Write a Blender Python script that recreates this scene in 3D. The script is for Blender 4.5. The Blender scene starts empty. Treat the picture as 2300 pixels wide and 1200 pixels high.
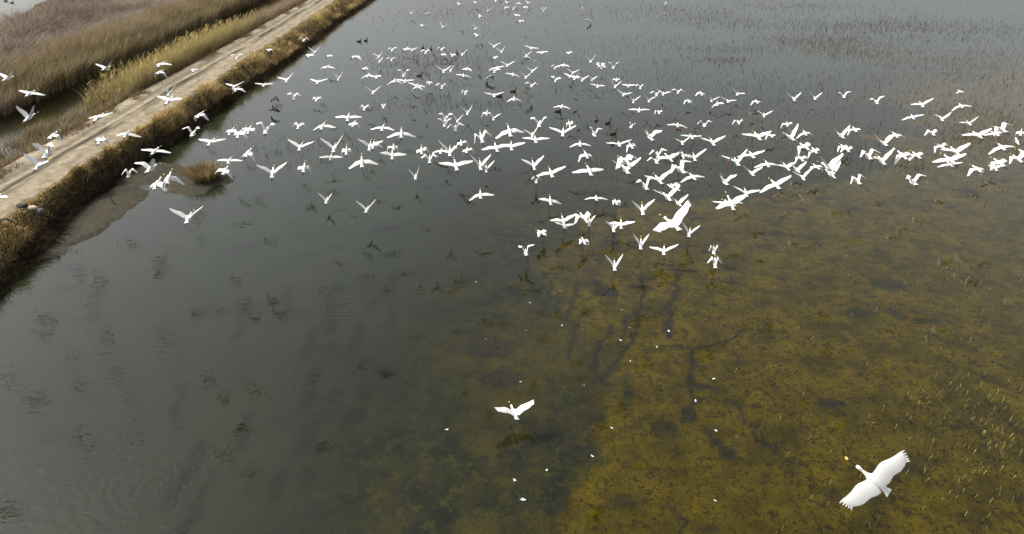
import bpy, math, random
import numpy as np
from mathutils import Matrix, Vector
R = math.radians
rng = np.random.default_rng(7)
scene = bpy.context.scene
col = scene.collection

# ---------------------------------------------------------------- camera, sky, sun, exposure
CAM_H, FPX, PITCH = 14.0, 1534.0, R(29)
cam_d = bpy.data.cameras.new('camera'); cam = bpy.data.objects.new('camera', cam_d); col.objects.link(cam)
cam.location = (0, 0, CAM_H); cam.rotation_euler = (R(90) - PITCH, 0, 0)
cam_d.sensor_width = 36; cam_d.lens = FPX / 2300 * 36; cam_d.clip_start = 0.1; cam_d.clip_end = 6000
scene.camera = cam

SUN_EL, SUN_AZ = R(48), R(-77)          # azimuth measured from +Y (view direction) towards +X
world = bpy.data.worlds.new('World'); scene.world = world; world.use_nodes = True
wn, wl = world.node_tree.nodes, world.node_tree.links
bg = wn['Background']
sky = wn.new('ShaderNodeTexSky'); sky.sky_type = 'NISHITA'; sky.sun_disc = False
sky.sun_elevation = SUN_EL; sky.sun_rotation = SUN_AZ
sky.air_density = 1.0; sky.dust_density = 5.0; sky.ozone_density = 1.0
hs = wn.new('ShaderNodeHueSaturation'); hs.inputs['Saturation'].default_value = 0.25
wl.new(sky.outputs['Color'], hs.inputs['Color']); wl.new(hs.outputs['Color'], bg.inputs['Color'])
bg.inputs['Strength'].default_value = 0.15

sun_d = bpy.data.lights.new('sun', 'SUN'); sun_d.energy = 4.0; sun_d.angle = R(6.0); sun_d.color = (1, 0.95, 0.87)
sun = bpy.data.objects.new('sun', sun_d); col.objects.link(sun)
sv = Vector((math.sin(SUN_AZ) * math.cos(SUN_EL), math.cos(SUN_AZ) * math.cos(SUN_EL), math.sin(SUN_EL)))
sun.rotation_euler = sv.to_track_quat('Z', 'Y').to_euler()
scene.view_settings.view_transform = 'Standard'; scene.view_settings.look = 'None'
scene.view_settings.exposure = 0.5; scene.view_settings.gamma = 1

# ---------------------------------------------------------------- helpers
def tag(o, label=None, cat=None, group=None, kind=None):
    for k, v in (('label', label), ('category', cat), ('group', group), ('kind', kind)):
        if v: o[k] = v
    return o

fw = np.array([0, math.cos(PITCH), -math.sin(PITCH)]); upv = np.array([0, math.sin(PITCH), math.cos(PITCH)])
def ground_at(u, v, z=0.0):
    """world point on the level z seen at photo pixel (u, v)"""
    d = fw + np.array([1., 0, 0]) * (u - 1150) / FPX + upv * (600 - v) / FPX
    return np.array([0, 0, CAM_H]) + d * ((z - CAM_H) / d[2])
def to_photo(x, y, z=0.0):
    zc = y * fw[1] + (z - CAM_H) * fw[2]
    zc = np.where(zc < .5, .5, zc)
    return 1150 + FPX * x / zc, 600 - FPX * (y * upv[1] + (z - CAM_H) * upv[2]) / zc

def hash2(i, j, seed):
    n = (i.astype(np.int64) * 374761393 + j.astype(np.int64) * 668265263 + seed * 974634777) & 0x7fffffff
    n = ((n ^ (n >> 13)) * 1274126177) & 0x7fffffff
    n = n ^ (n >> 16)
    return (n & 0xffff) / 65535.0
def vnoise(x, y, seed=0):
    x = np.asarray(x, float); y = np.asarray(y, float)
    i, j = np.floor(x), np.floor(y); f, g = x - i, y - j
    f = f * f * (3 - 2 * f); g = g * g * (3 - 2 * g)
    a, b, c, d = hash2(i, j, seed), hash2(i + 1, j, seed), hash2(i, j + 1, seed), hash2(i + 1, j + 1, seed)
    return (a * (1 - f) + b * f) * (1 - g) + (c * (1 - f) + d * f) * g
def fbm(x, y, scale=1., octv=4, seed=0):
    s, a, t = 0, 1., 0.
    x = np.asarray(x, float) / scale; y = np.asarray(y, float) / scale
    for k in range(octv):
        s = s + a * vnoise(x * 2 ** k, y * 2 ** k, seed + 17 * k); t += a; a *= .55
    return s / t
def ss(a, b, x):
    t = np.clip((x - a) / (b - a), 0, 1); return t * t * (3 - 2 * t)

def np_mesh(name, verts, loops, starts, totals, mat=None, attrs=None, smooth=False):
    me = bpy.data.meshes.new(name)
    me.vertices.add(len(verts)); me.vertices.foreach_set('co', np.ascontiguousarray(verts, np.float32).ravel())
    me.loops.add(len(loops)); me.loops.foreach_set('vertex_index', np.ascontiguousarray(loops, np.int32))
    me.polygons.add(len(starts)); me.polygons.foreach_set('loop_start', np.ascontiguousarray(starts, np.int32))
    me.polygons.foreach_set('loop_total', np.ascontiguousarray(totals, np.int32))
    if smooth: me.polygons.foreach_set('use_smooth', np.ones(len(starts), bool))
    for an, data in (attrs or {}).items():
        a = me.attributes.new(an, 'FLOAT_COLOR', 'POINT'); a.data.foreach_set('color', np.ascontiguousarray(data, np.float32).ravel())
    me.update(calc_edges=True)
    o = bpy.data.objects.new(name, me); col.objects.link(o)
    if mat: me.materials.append(mat)
    return o
def grid_mesh(name, xs, ys, zfun, mat, attrfun=None):
    X, Y = np.meshgrid(xs, ys); Z = zfun(X, Y)
    nx, ny = len(xs), len(ys)
    v = np.stack([X, Y, Z], -1).reshape(-1, 3)
    i = np.arange(nx - 1); j = np.arange(ny - 1); I, J = np.meshgrid(i, j); b = (J * nx + I).ravel()
    q = np.stack([b, b + 1, b + 1 + nx, b + nx], -1).ravel()
    n = (nx - 1) * (ny - 1)
    at = attrfun(X, Y, Z) if attrfun else None
    return np_mesh(name, v, q, np.arange(n) * 4, np.full(n, 4), mat, at, True)

class NT:
    def __init__(s, name):
        s.m = bpy.data.materials.new(name); s.m.use_nodes = True; s.t = s.m.node_tree; s.n = s.t.nodes; s.l = s.t.links
        s.n.clear(); s.out = s.n.new('ShaderNodeOutputMaterial')
    def add(s, typ, **kw):
        n = s.n.new('ShaderNode' + typ)
        for k, v in kw.items():
            if k.startswith('i_'):
                key = k[2:].replace('_', ' '); sock = n.inputs[int(key)] if key.isdigit() else n.inputs[key]
                s.put(sock, v)
            else: setattr(n, k, v)
        return n
    def put(s, sock, v):
        if isinstance(v, bpy.types.NodeSocket): s.l.new(v, sock)
        else: sock.default_value = v
    def math(s, op, a, b=0., clamp=False):
        n = s.add('Math', operation=op, use_clamp=clamp); s.put(n.inputs[0], a); s.put(n.inputs[1], b); return n.outputs[0]
    def mix(s, f, a, b):
        n = s.add('Mix', data_type='RGBA'); s.put(n.inputs[0], f)
        for sk, v in ((n.inputs[6], a), (n.inputs[7], b)):
            s.put(sk, v if isinstance(v, bpy.types.NodeSocket) else (*v, 1) if len(v) == 3 else v)
        return n.outputs[2]
    def noise(s, vec, scale, detail=4, rough=.55, dist=0.):
        n = s.add('TexNoise'); s.put(n.inputs['Vector'], vec); n.inputs['Scale'].default_value = scale
        n.inputs['Detail'].default_value = detail; n.inputs['Roughness'].default_value = rough; n.inputs['Distortion'].default_value = dist
        return n.outputs['Fac']
    def ramp(s, f, a, b, smooth=True):
        n = s.add('MapRange', interpolation_type='SMOOTHSTEP' if smooth else 'LINEAR'); s.put(n.inputs[0], f)
        n.inputs[1].default_value = a; n.inputs[2].default_value = b; return n.outputs[0]
    def pos(s, sx=1, sy=1, sz=1):
        g = s.add('NewGeometry'); m = s.add('Mapping'); s.l.new(g.outputs['Position'], m.inputs[0]); m.inputs['Scale'].default_value = (sx, sy, sz)
        return m.outputs[0]
    def attr(s, name):
        a = s.add('Attribute', attribute_name=name); sp = s.add('SeparateColor'); s.l.new(a.outputs['Color'], sp.inputs[0])
        return sp.outputs[0], sp.outputs[1], sp.outputs[2], a.outputs['Alpha'], a.outputs['Color']
    def surf(s, sh): s.l.new(sh, s.out.inputs['Surface']); return s.m

def simple(name, c, rough=.6, var=.15, scale=6., transl=0., spec=.3):
    t = NT(name); f = t.noise(t.pos(), scale)
    d = tuple(x * (1 - var) for x in c)
    cc = t.mix(f, d, tuple(min(.9, x * (1 + var)) for x in c))
    p = t.add('BsdfPrincipled', i_Roughness=rough); t.put(p.inputs['Base Color'], cc); p.inputs['Specular IOR Level'].default_value = spec
    if not transl: return t.surf(p.outputs[0])
    tr = t.add('BsdfTranslucent'); t.put(tr.inputs[0], cc)
    m = t.add('MixShader'); m.inputs[0].default_value = transl
    t.l.new(p.outputs[0], m.inputs[1]); t.l.new(tr.outputs[0], m.inputs[2]); return t.surf(m.outputs[0])

# ---------------------------------------------------------------- terrain
# toe of the bank where it meets the water, walked along the photo
TOE = np.array([ground_at(*p)[:2] for p in [(-140, 790), (0, 655), (60, 597), (125, 530), (150, 495), (205, 447), (290, 378), (370, 330), (430, 292), (500, 240), (560, 195), (640, 143), (700, 98), (760, 50), (835, 0)]])
TOE = TOE[np.argsort(TOE[:, 1])]
def toe_x(y): return np.interp(y, TOE[:, 1], TOE[:, 0]) + .25 * (fbm(y, y * 0 + 3, 1.7, 3, 5) - .5)
ROAD_R0, ROAD_L0 = -22.4, -25.7
def road_r(y): return ROAD_R0 - .006 * (y - 30) + .35 * (fbm(y, y * 0 + 9, 2.5, 3, 8) - .5)
def road_l(y): return ROAD_L0 - .004 * (y - 30) + .5 * (fbm(y, y * 0 + 5, 3., 3, 9) - .5)
def chan_r(y): return -29.6 + .8 * (fbm(y, y * 0, 5., 3, 21) - .5)
def chan_l(y): return -36.2 + 1.2 * (fbm(y, y * 0 + 2, 6., 3, 22) - .5)
def far_edge(y): return np.interp(y, [40, 70, 88, 105, 130], [-56, -57, -60, -65.5, -73]) + 3 * (fbm(y, y * 0, 8., 2, 43) - .5)
MUD = [(-17.1, 34.9, 2.6, 3.2, .07), (-20.0, 31.0, 1.7, 4.8, .03), (-19.2, 36.0, 2.4, 2.8, .03)]
def height(x, y):
    toe = toe_x(y); rr, rl, cr, cl = road_r(y), road_l(y), chan_r(y), chan_l(y)
    u = x - toe
    bed = -.05 - .3 * ss(0, 3., u) - .03 * fbm(x, y, 1.2, 3, 31)
    bed = np.where(x > 5, bed + .08 * ss(5, 12, x), bed)
    mud = np.zeros_like(bed)
    for mx, my, rx, ry, hh in MUD:
        r = np.sqrt(((x - mx) / rx) ** 2 + ((y - my) / ry) ** 2) + .5 * (fbm(x, y, 1.1, 4, 32) - .5)
        mud = np.maximum(mud, (hh + .36) * (1 - ss(.45, 1.25, r)))
    bed = np.where(mud > 0, bed + mud + .11 * (fbm(x, y, .5, 4, 33) - .5) * ss(.05, .3, mud), bed)
    bed = np.minimum(bed, .12)
    bank = 1.35 * ss(0, 1, np.clip(-u / np.maximum(toe - rr - .2, .5), 0, 1)) ** .8
    h = np.where(u > 0, bed, bank)
    top = 1.42 + .05 * (fbm(x, y * .3, .5, 3, 35) - .5)
    # two wheel ruts
    mid = (rr + rl) / 2
    for off in (-.8, .8):
        top = top - .06 * np.exp(-((x - mid - off - .15 * (fbm(y, y * 0, 4, 2, 37) - .5)) / .22) ** 2)
    w = ss(0, .5, rr - x); h = h * (1 - w) + top * w
    w = ss(0, 1, np.clip((rl - x) / np.maximum(rl - cr, .5), 0, 1)); h = np.where(x < rl, top * (1 - w) + (-.15) * w, h)
    h = np.where(x < cr, -.15 - .4 * ss(0, 1.5, cr - x), h)
    h = np.where(x < cl, -.55 + .85 * ss(0, 1.2, cl - x) + .2 * (fbm(x, y, 3, 3, 41) - .5), h)
    far = far_edge(y)
    h = np.where(x < far, np.minimum(h, .3 - 1.0 * ss(0, 4, far - x)), h)
    return h

# dark trails and patches in the shallows; left strokes are shadows painted in (photo pixels -> ground)
TRAILS_SHADOWS = [([(1440,600),(1447,640),(1436,700),(1425,740),(1390,790),(1350,835)],.17),([(1530,600),(1510,660),(1500,740)],.19),
 ([(1375,715),(1340,770),(1335,840)],.17),([(1410,690),(1390,765)],.13),([(1295,705),(1280,785)],.14),([(1672,725),(1630,755),(1550,765),(1515,760)],.15),
 ([(1555,765),(1555,840),(1562,890),(1535,925)],.14),([(1560,845),(1600,857),(1660,890),(1690,940),(1720,980),(1800,1025)],.09),
 ([(1580,935),(1620,980),(1640,1010)],.11),([(888,615),(868,655),(838,690)],.2),([(757,640),(752,690),(742,745)],.25),([(802,730),(795,795)],.22),
 ([(718,825),(705,860),(690,905)],.24),([(445,1010),(420,1060),(375,1130)],.3),([(760,890),(720,940),(680,1005)],.3),([(860,830),(905,868)],.3),
 ([(1368,420),(1376,470),(1386,550)],.22),([(1240,615),(1220,690)],.17),([(1300,620),(1275,700)],.15),([(1700,930),(1760,1010)],.08),([(1500,1110),(1540,1150),(1530,1190)],.08)]
PATCH = [(1362,640,.55,.5,1),(1340,620,.3,.3,1),(1486,938,.55,.3,.8),(1550,905,.3,.35,.9),(1870,890,.4,.2,.9),(1890,888,.14,.12,1),(1995,625,.9,.55,.8),(1930,688,.7,.35,.8),(2018,690,.3,.5,.7),(2085,707,.5,.25,.8),
 (1575,850,.3,.2,.8),(1460,605,.3,.3,.6),(1870,1090,.3,.4,.5),(1960,1100,.3,.4,.5),(2060,1040,.4,.3,.6),(1640,1000,.25,.3,.9),(1690,1015,.15,.1,.7),(1600,1165,.2,.15,.7),(1425,870,.12,.1,.8),(1500,760,.3,.12,.9),(1240,340,1.,.6,.5),(1900,245,6,1.3,.75),(1750,215,4,1.2,.65),(2020,285,4,1.2,.75),(1625,320,3.5,.9,.7),(1400,322,2.5,.8,.6),(1465,345,1.8,.6,.8),(1850,350,2.5,.8,.6),(1560,280,3,.8,.5),(1330,465,1.,.4,.7),(1290,455,.9,.4,.7),(1180,600,.5,.8,.6),(1100,760,.9,.7,.8),(1130,830,.8,.5,.8),(1010,900,.9,.4,.7),(1250,960,.6,.5,.7),(1300,1000,.4,.4,.8),(1150,1020,.6,.4,.6),(1240,1110,.4,.3,.8),(940,1080,.7,.5,.6)]
HOLE = (1412, 1105)
def seg_dist(X, Y, pts):
    d = np.full(X.shape, 1e9)
    for a, b in zip(pts[:-1], pts[1:]):
        ab = b - a; t = np.clip(((X - a[0]) * ab[0] + (Y - a[1]) * ab[1]) / (ab @ ab), 0, 1)
        d = np.minimum(d, np.hypot(X - a[0] - t * ab[0], Y - a[1] - t * ab[1]))
    return d
VB = [380, 430, 470, 520, 580, 640, 700, 770, 830, 900, 1010, 1060, 1130, 1200]
UB = [2000, 1640, 1330, 1200, 1170, 1210, 1300, 1400, 1385, 1370, 1345, 1285, 1245, 1260]
def ground_attr(X, Y, Z):
    n1 = fbm(X, Y, 1.3, 4, 51); n2 = fbm(X, Y, .45, 3, 52); n3 = fbm(X, Y, 4., 4, 53)
    rr, rl = road_r(Y), road_l(Y)
    road = ss(-.35, .25, rr - X + 1.1 * (n2 - .5)) * ss(-.35, .35, X - rl + .7 + 2.2 * (n1 - .5)) * (Z > .6)
    toe = toe_x(Y)
    mud = ss(-.22, -.06, Z) * ss(-.05, .15, X - toe)
    U, V = to_photo(X, Y)
    ub = np.interp(V, VB, UB)
    wpx = np.clip(FPX / np.hypot(np.hypot(X, Y), CAM_H), 12, 200)
    olive = ss(-.12, .22, (U - ub) / wpx + 2.6 * (n1 - .5) + .5 * (n2 - .5) + 12 * (n3 - .5) * ss(18, 34, Y))
    mott = ss(.56, .7, n3 + .25 * (n1 - .5)) * ss(820, 1000, U) * .38
    olive = np.maximum(olive, mott * (V > 430)) * (X > -15) + 1.0 * (X < -27)
    dark = np.zeros_like(X)
    near = (Y < 70) & (X > -16)
    Xn, Yn = X[near], Y[near]; dn = np.zeros_like(Xn)
    wob = .9 * (fbm(Xn, Yn, .35, 3, 55) - .5); wob2 = .9 * (fbm(Xn, Yn, .35, 3, 56) - .5)
    brk = fbm(Xn, Yn, .22, 2, 59)
    for pts, w in TRAILS_SHADOWS:
        g = np.array([ground_at(*p)[:2] for p in pts])
        d = seg_dist(Xn + .42 * wob, Yn + .42 * wob2, g)
        dn = np.maximum(dn, (1 - ss(.4, 1.0, d / w * (.62 + .9 * brk))) * .95)
    for u, v, rx, ry, k in PATCH:
        g = ground_at(u, v); r = np.hypot((Xn - g[0]) / rx, (Yn - g[1]) / ry) + 1.1 * wob
        dn = np.maximum(dn, (1 - ss(.75, 1.15, r)) * k)
    g0 = ground_at(*HOLE)
    r = np.hypot((Xn - g0[0]) / .38, (Yn - g0[1]) / .3) + .5 * wob + .25 * (Xn - g0[0]) / .4
    dn = np.maximum(dn, (1 - ss(.8, 1.0, r)) * .5)
    dark[near] = dn
    mid = (rr + rl) / 2; rut = np.zeros_like(X)
    for off, k in ((-.28, 1.25), (.05, .7), (.9, .4), (-1.05, .5)):
        w_ = .15 + .12 * vnoise(Y / 3., Y * 0 + off * 7, 57)
        rut = np.maximum(rut, np.minimum(1, k * np.exp(-((X - mid - off - .35 * (fbm(Y, Y * 0 + off, 7, 2, 37) - .5)) / w_) ** 2) * ss(.25, .45, fbm(X * 2, Y * .35 + off * 9, 1.5, 3, 58))))
    return {'za': np.stack([road, mud, olive, dark], -1), 'zr': np.stack([rut, rut, rut, rut], -1)}

t = NT('wetland_ground')
rd, md, ol, dk, _ = t.attr('za'); P = t.pos()
nA = t.noise(P, 1.1, 6, .6); nB = t.noise(P, 7., 5, .65); nC = t.noise(P, 26., 3, .6); nS = t.noise(t.pos(1.6, .9, 1), 2.0, 6, .65)
sand = t.mix(t.ramp(nS, .3, .7), (.165, .140, .098), (.30, .258, .185))
sand = t.mix(t.math('MULTIPLY', t.ramp(nB, .5, .75), .7), sand, (.15, .115, .08))
_rt, _, _, _, _ = t.attr('zr')
sand = t.mix(t.math('MULTIPLY', _rt, .95), sand, t.mix(t.ramp(nB, .4, .6), (.016, .013, .010), (.05, .04, .03)))
soil = t.mix(t.ramp(nB, .3, .7), (.022, .016, .010), (.085, .062, .036))
base = t.mix(rd, soil, sand)
mudc = t.mix(t.ramp(nB, .3, .7), (.030, .027, .019), (.062, .056, .041))
mudc = t.mix(t.ramp(nC, .55, .75), mudc, (.035, .03, .025))
base = t.mix(md, base, mudc)
alg = t.mix(t.ramp(nA, .3, .7), (.045, .037, .002), (.094, .074, .004))
alg = t.mix(t.math('MULTIPLY', t.ramp(nB, .5, .66), .8), alg, (.022, .018, .005))
nD = t.noise(P, 11., 3, .6, .3); nE = t.noise(P, 2.6, 5, .7)
alg = t.mix(t.math('MULTIPLY', t.ramp(nE, .52, .62), .45), alg, (.022, .018, .004))
nF = t.math('ADD', t.noise(P, 17., 2, .6, .4), t.math('MULTIPLY', t.math('SUBTRACT', nE, .5), 1.1)); nG = t.noise(P, .8, 4, .6)
alg = t.mix(t.math('MULTIPLY', t.ramp(nG, .50, .64), .45), alg, (.030, .026, .004))
alg = t.mix(t.math('MULTIPLY', t.ramp(nF, .58, .68), .75), alg, (.012, .010, .003))
alg = t.mix(t.math('MULTIPLY', t.ramp(nD, .60, .66), .8), alg, (.007, .006, .003))
alg = t.mix(t.math('MULTIPLY', t.ramp(nC, .58, .68), .5), alg, (.012, .010, .005))
drk = t.mix(t.ramp(nA, .35, .65), (.010, .013, .012), (.026, .027, .018))
drk = t.mix(t.math('MULTIPLY', t.ramp(nB, .55, .75), .6), drk, (.012, .012, .012))
drk = t.mix(t.math('MULTIPLY', t.ramp(nE, .48, .62), .8), drk, (.040, .044, .014))
drk = t.mix(t.math('MULTIPLY', t.ramp(nD, .55, .66), .7), drk, (.006, .007, .007))
bedc = t.mix(ol, drk, alg)
trk = t.mix(t.ramp(nB, .35, .65), (.006, .007, .009), (.026, .025, .027))
bedc = t.mix(dk, bedc, trk)
zz = t.add('SeparateXYZ'); t.l.new(P, zz.inputs[0])
under = t.ramp(zz.outputs[2], -.02, -.2)
und2 = t.math('MULTIPLY', t.ramp(zz.outputs[2], -.10, -.22), 1.0)
base = t.mix(und2, base, bedc)
bm = t.add('Bump'); bm.inputs['Strength'].default_value = .35; bm.inputs['Distance'].default_value = .04
t.l.new(t.math('ADD', nB, t.math('MULTIPLY', nC, .5)), bm.inputs['Height'])
p = t.add('BsdfPrincipled', i_Roughness=.9); t.put(p.inputs['Base Color'], base); p.inputs['Specular IOR Level'].default_value = .06; p.inputs['Roughness'].default_value = .95
t.l.new(bm.outputs[0], p.inputs['Normal']); M_ground = t.surf(p.outputs[0])

def spaced(*segs):
    a = []
    for s0, s1, st in segs: a.append(np.arange(s0, s1, st))
    return np.unique(np.concatenate(a))
gx = spaced((-2000, -200, 300), (-200, -75, 12), (-75, -42, 1.), (-42, -16, .2), (-16, 26, .12), (26, 80, .7), (80, 200, 10), (200, 2001, 300))
gy = spaced((-60, 0, 10), (0, 9, 1.), (9, 46, .13), (46, 115, .4), (115, 180, 4), (180, 600, 40), (600, 4001, 400))
ground = grid_mesh('ground', gx, gy, height, M_ground, ground_attr); tag(ground, kind='structure')

# ---------------------------------------------------------------- water
STREAKS = [([(650,640),(645,720)],.2),([(540,690),(535,760)],.15),([(400,870),(395,960)],.2),([(720,1010),(690,1090)],.3),([(610,1120),(640,1060)],.25),([(560,930),(545,1010)],.2),([(900,640),(870,730)],.2),([(820,880),(790,960)],.3),([(480,1080),(400,1190)],.3),([(860,1090),(840,1170)],.25),([(700,740),(680,800)],.2)]
def water_attr(X, Y, Z):
    U, V = to_photo(X, Y)
    ut = np.interp(V, [0, 150, 250, 400, 600, 900, 1200], [3200, 2200, 1500, 1180, 1000, 840, 700])
    n = fbm(X, Y, 3.5, 4, 61)
    tb = .93 * (1 - ss(-350, 330, U - ut + 500 * (n - .5)))
    tb = np.maximum(tb, .02)
    tb = np.where(X < -27, .3, tb)
    calm = ss(300, 700, U)
    s = np.zeros_like(X); k = (Y < 60) & (X > -16); Xk, Yk = X[k], Y[k]; sk = np.zeros_like(Xk)
    wb = 1.1 * (fbm(Xk, Yk, .9, 3, 65) - .5); wc = 1.1 * (fbm(Xk, Yk, .9, 3, 66) - .5)
    for pts, w in TRAILS_SHADOWS + STREAKS:
        d = seg_dist(Xk + .6 * wb, Yk + .6 * wc, np.array([ground_at(*p)[:2] for p in pts]))
        sk = np.maximum(sk, (1 - ss(.2, 1.3, d / w)) * (.5 + .8 * fbm(Xk, Yk, .4, 3, 67)))
    s[k] = sk; tb = tb * (1 - .5 * s)
    return {'wa': np.stack([tb, ss(.45, .75, fbm(X, Y, 6., 3, 63)), calm, np.ones_like(tb)], -1)}
t = NT('marsh_water')
tb, gr, calm, _, _ = t.attr('wa'); P = t.pos()
turb = t.mix(t.noise(P, .25, 3), (.0095, .0125, .0065), (.018, .0225, .0115))
dif = t.add('BsdfDiffuse'); t.put(dif.inputs[0], turb)
trn = t.add('BsdfTransparent'); trn.inputs[0].default_value = (.88, .85, .58, 1)
body = t.add('MixShader'); t.put(body.inputs[0], tb); t.l.new(trn.outputs[0], body.inputs[1]); t.l.new(dif.outputs[0], body.inputs[2])
# ripples: wind wavelets, finer chop and a few spreading rings left by birds
w1 = t.noise(t.pos(2.4, 4.4, 1), 1.0, 1.6, .45, .7); w2 = t.noise(t.pos(1.6, 5., 1), 3.0, 2, .5, .8)
h = t.math('MULTIPLY', t.math('ADD', t.math('MULTIPLY', w1, .0090), t.math('MULTIPLY', w2, .0014)), t.math('SUBTRACT', 1.0, t.math('MULTIPLY', calm, .6)))
sx = t.add('SeparateXYZ'); t.l.new(P, sx.inputs[0])
for (u, v, k, wl_, rad) in ((1225, 290, .004, .55, 3.0), (330, 1090, .0018, .34, 3.2), (450, 1010, .0012, .22, 1.6), (770, 690, .0025, .28, 3.0), (700, 870, .002, .3, 3.), (1385, 300, .005, .5, 2.5), (1110, 235, .004, .5, 3.)):
    g = ground_at(u, v)
    dx = t.math('SUBTRACT', sx.outputs[0], float(g[0])); dy = t.math('SUBTRACT', sx.outputs[1], float(g[1]))
    r = t.math('SQRT', t.math('ADD', t.math('MULTIPLY', dx, dx), t.math('MULTIPLY', dy, dy)))
    r = t.math('ADD', r, t.math('MULTIPLY', w1, .55))
    s = t.math('SINE', t.math('MULTIPLY', r, 2 * math.pi / wl_))
    fall = t.ramp(r, rad, rad * .25)
    h = t.math('ADD', h, t.math('MULTIPLY', t.math('MULTIPLY', s, fall), k))
bmp = t.add('Bump'); bmp.inputs['Strength'].default_value = 1.; bmp.inputs['Distance'].default_value = 1.; t.l.new(h, bmp.inputs['Height'])
gl = t.add('BsdfGlossy', i_Roughness=.0); gl.inputs[0].default_value = (1, 1, 1, 1); t.l.new(bmp.outputs[0], gl.inputs['Normal'])
fr = t.add('Fresnel'); fr.inputs['IOR'].default_value = 1.33; t.l.new(bmp.outputs[0], fr.inputs['Normal'])
mx = t.add('MixShader'); t.l.new(fr.outputs[0], mx.inputs[0]); t.l.new(body.outputs[0], mx.inputs[1]); t.l.new(gl.outputs[0], mx.inputs[2])
M_water = t.surf(mx.outputs[0])
wx = spaced((-2000, -100, 190), (-100, -30, 3), (-30, -16, .7), (-16, 8, .2), (8, 60, .7), (60, 200, 10), (200, 2001, 300))
wy = spaced((-60, 6, 6), (6, 40, .2), (40, 60, .6), (60, 130, 1.5), (130, 400, 30), (400, 4001, 400))
water = grid_mesh('water', wx, wy, lambda x, y: np.zeros_like(x), M_water, water_attr); tag(water, kind='structure')

# ---------------------------------------------------------------- reeds, grass, stems (uncountable: one object each)
def blade_mat(name, rough=.7, transl=.25):
    t = NT(name); _, _, _, _, c = t.attr('tint')
    d = t.add('BsdfDiffuse'); t.put(d.inputs[0], c); tr = t.add('BsdfTranslucent'); t.put(tr.inputs[0], c)
    m = t.add('MixShader'); m.inputs[0].default_value = transl
    t.l.new(d.outputs[0], m.inputs[1]); t.l.new(tr.outputs[0], m.inputs[2]); return t.surf(m.outputs[0])
M_blade = blade_mat('dry_blade')
def blades(name, x, y, z, h, w, colr, lean=(.15, .0), spread=.35, bend=.25, mat=None, parent=None, colt=None, plume=0.):
    """thin bent leaf blades: root quad, upper quad and a pointed tip, each with its own colour"""
    n = len(x); a = rng.uniform(0, 2 * np.pi, n)
    ld = np.stack([lean[0] + rng.normal(0, spread, n), lean[1] + rng.normal(0, spread, n)], -1)
    bd = ld * (1 + bend * rng.uniform(0, 2, n))[:, None] + rng.normal(0, bend * .5, (n, 2))
    wx, wy = np.cos(a) * w / 2, np.sin(a) * w / 2
    P = np.stack([x, y, z], -1)
    m = P + np.concatenate([ld * (.5 * h)[:, None], (.55 * h)[:, None]], 1)
    tp = P + np.concatenate([(ld * .5 + bd * .55) * h[:, None], h[:, None] * (1 - .12 * rng.uniform(0, 1, n))[:, None]], 1)
    W = np.stack([wx, wy, wx * 0], -1)
    mw = W * (.85 + plume)
    v = np.stack([P - W, P + W, m + mw, m - mw, tp], 1).reshape(-1, 3)
    b = np.arange(n)[:, None] * 5
    lp = np.concatenate([b, b + 1, b + 2, b + 3, b + 3, b + 2, b + 4], 1).ravel()
    st = (np.arange(n)[:, None] * 7 + np.array([[0, 4]])).ravel(); tt = np.tile([4, 3], n)
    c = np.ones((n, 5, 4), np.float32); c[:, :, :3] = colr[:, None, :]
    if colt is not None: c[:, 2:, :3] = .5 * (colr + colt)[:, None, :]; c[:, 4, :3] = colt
    o = np_mesh(name, v, lp, st, tt, mat or M_blade, {'tint': c.reshape(-1, 4)})
    if parent: o.parent = parent
    return o
def pal(n, cols, f=None, jit=.27):
    """mix the listed colours by f (0..1) with a per-blade jitter"""
    cols = np.array(cols); f = rng.uniform(0, 1, n) if f is None else np.clip(f + rng.normal(0, .16, n), 0, 1)
    k = f * (len(cols) - 1); i = np.clip(k.astype(int), 0, len(cols) - 2); r = (k - i)[:, None]
    return (cols[i] * (1 - r) + cols[i + 1] * r) * np.exp(rng.normal(0, jit, n))[:, None]
def scatter(n, x0, x1, y0, y1, dens=None, near=1.4):
    """random ground points, denser towards the viewer's end; dens(x, y) in 0..1 thins them"""
    y = y0 + (y1 - y0) * rng.uniform(0, 1, n) ** near; x = rng.uniform(0, 1, n)
    lo = x0(y) if callable(x0) else x0; hi = x1(y) if callable(x1) else x1
    x = lo + (hi - lo) * x
    if dens is not None:
        k = rng.uniform(0, 1, n) < dens(x, y); x, y = x[k], y[k]
    return x, y

STRAW, GOLD, OLIVE, BROWN = (.36, .29, .19), (.235, .188, .112), (.185, .16, .08), (.13, .10, .068)
GREY = (.33, .28, .23); MAUVE = (.24, .195, .16); DARK = (.035, .027, .018)
# wide reed field beyond the channel: weathered, lodged, with hollows
def dens(x, y): return np.clip(.35 + 1.3 * fbm(x, y, 4., 3, 71) - .25, .12, 1)
x, y = scatter(150000, lambda yy: far_edge(yy) + 1.5, lambda yy: chan_l(yy) - 2.5, 33, 140, dens, 1.25)
f = fbm(x, y, 6., 3, 72) * 1.3 - .15
h = (1.0 + 1.7 * ss(.3, .75, fbm(x, y, 3.5, 4, 73))) * rng.uniform(.6, 1.15, len(x))
o = blades('reed_field', x, y, height(x, y) - .05, h, .035 + .03 * rng.uniform(0, 1, len(x)), pal(len(x), [BROWN, MAUVE, GREY, (.30, .25, .19)], f), (.35, -.1), .55, .5)
tag(o, 'broad field of weathered grey brown reeds beyond the channel', 'reeds', kind='stuff')
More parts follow.
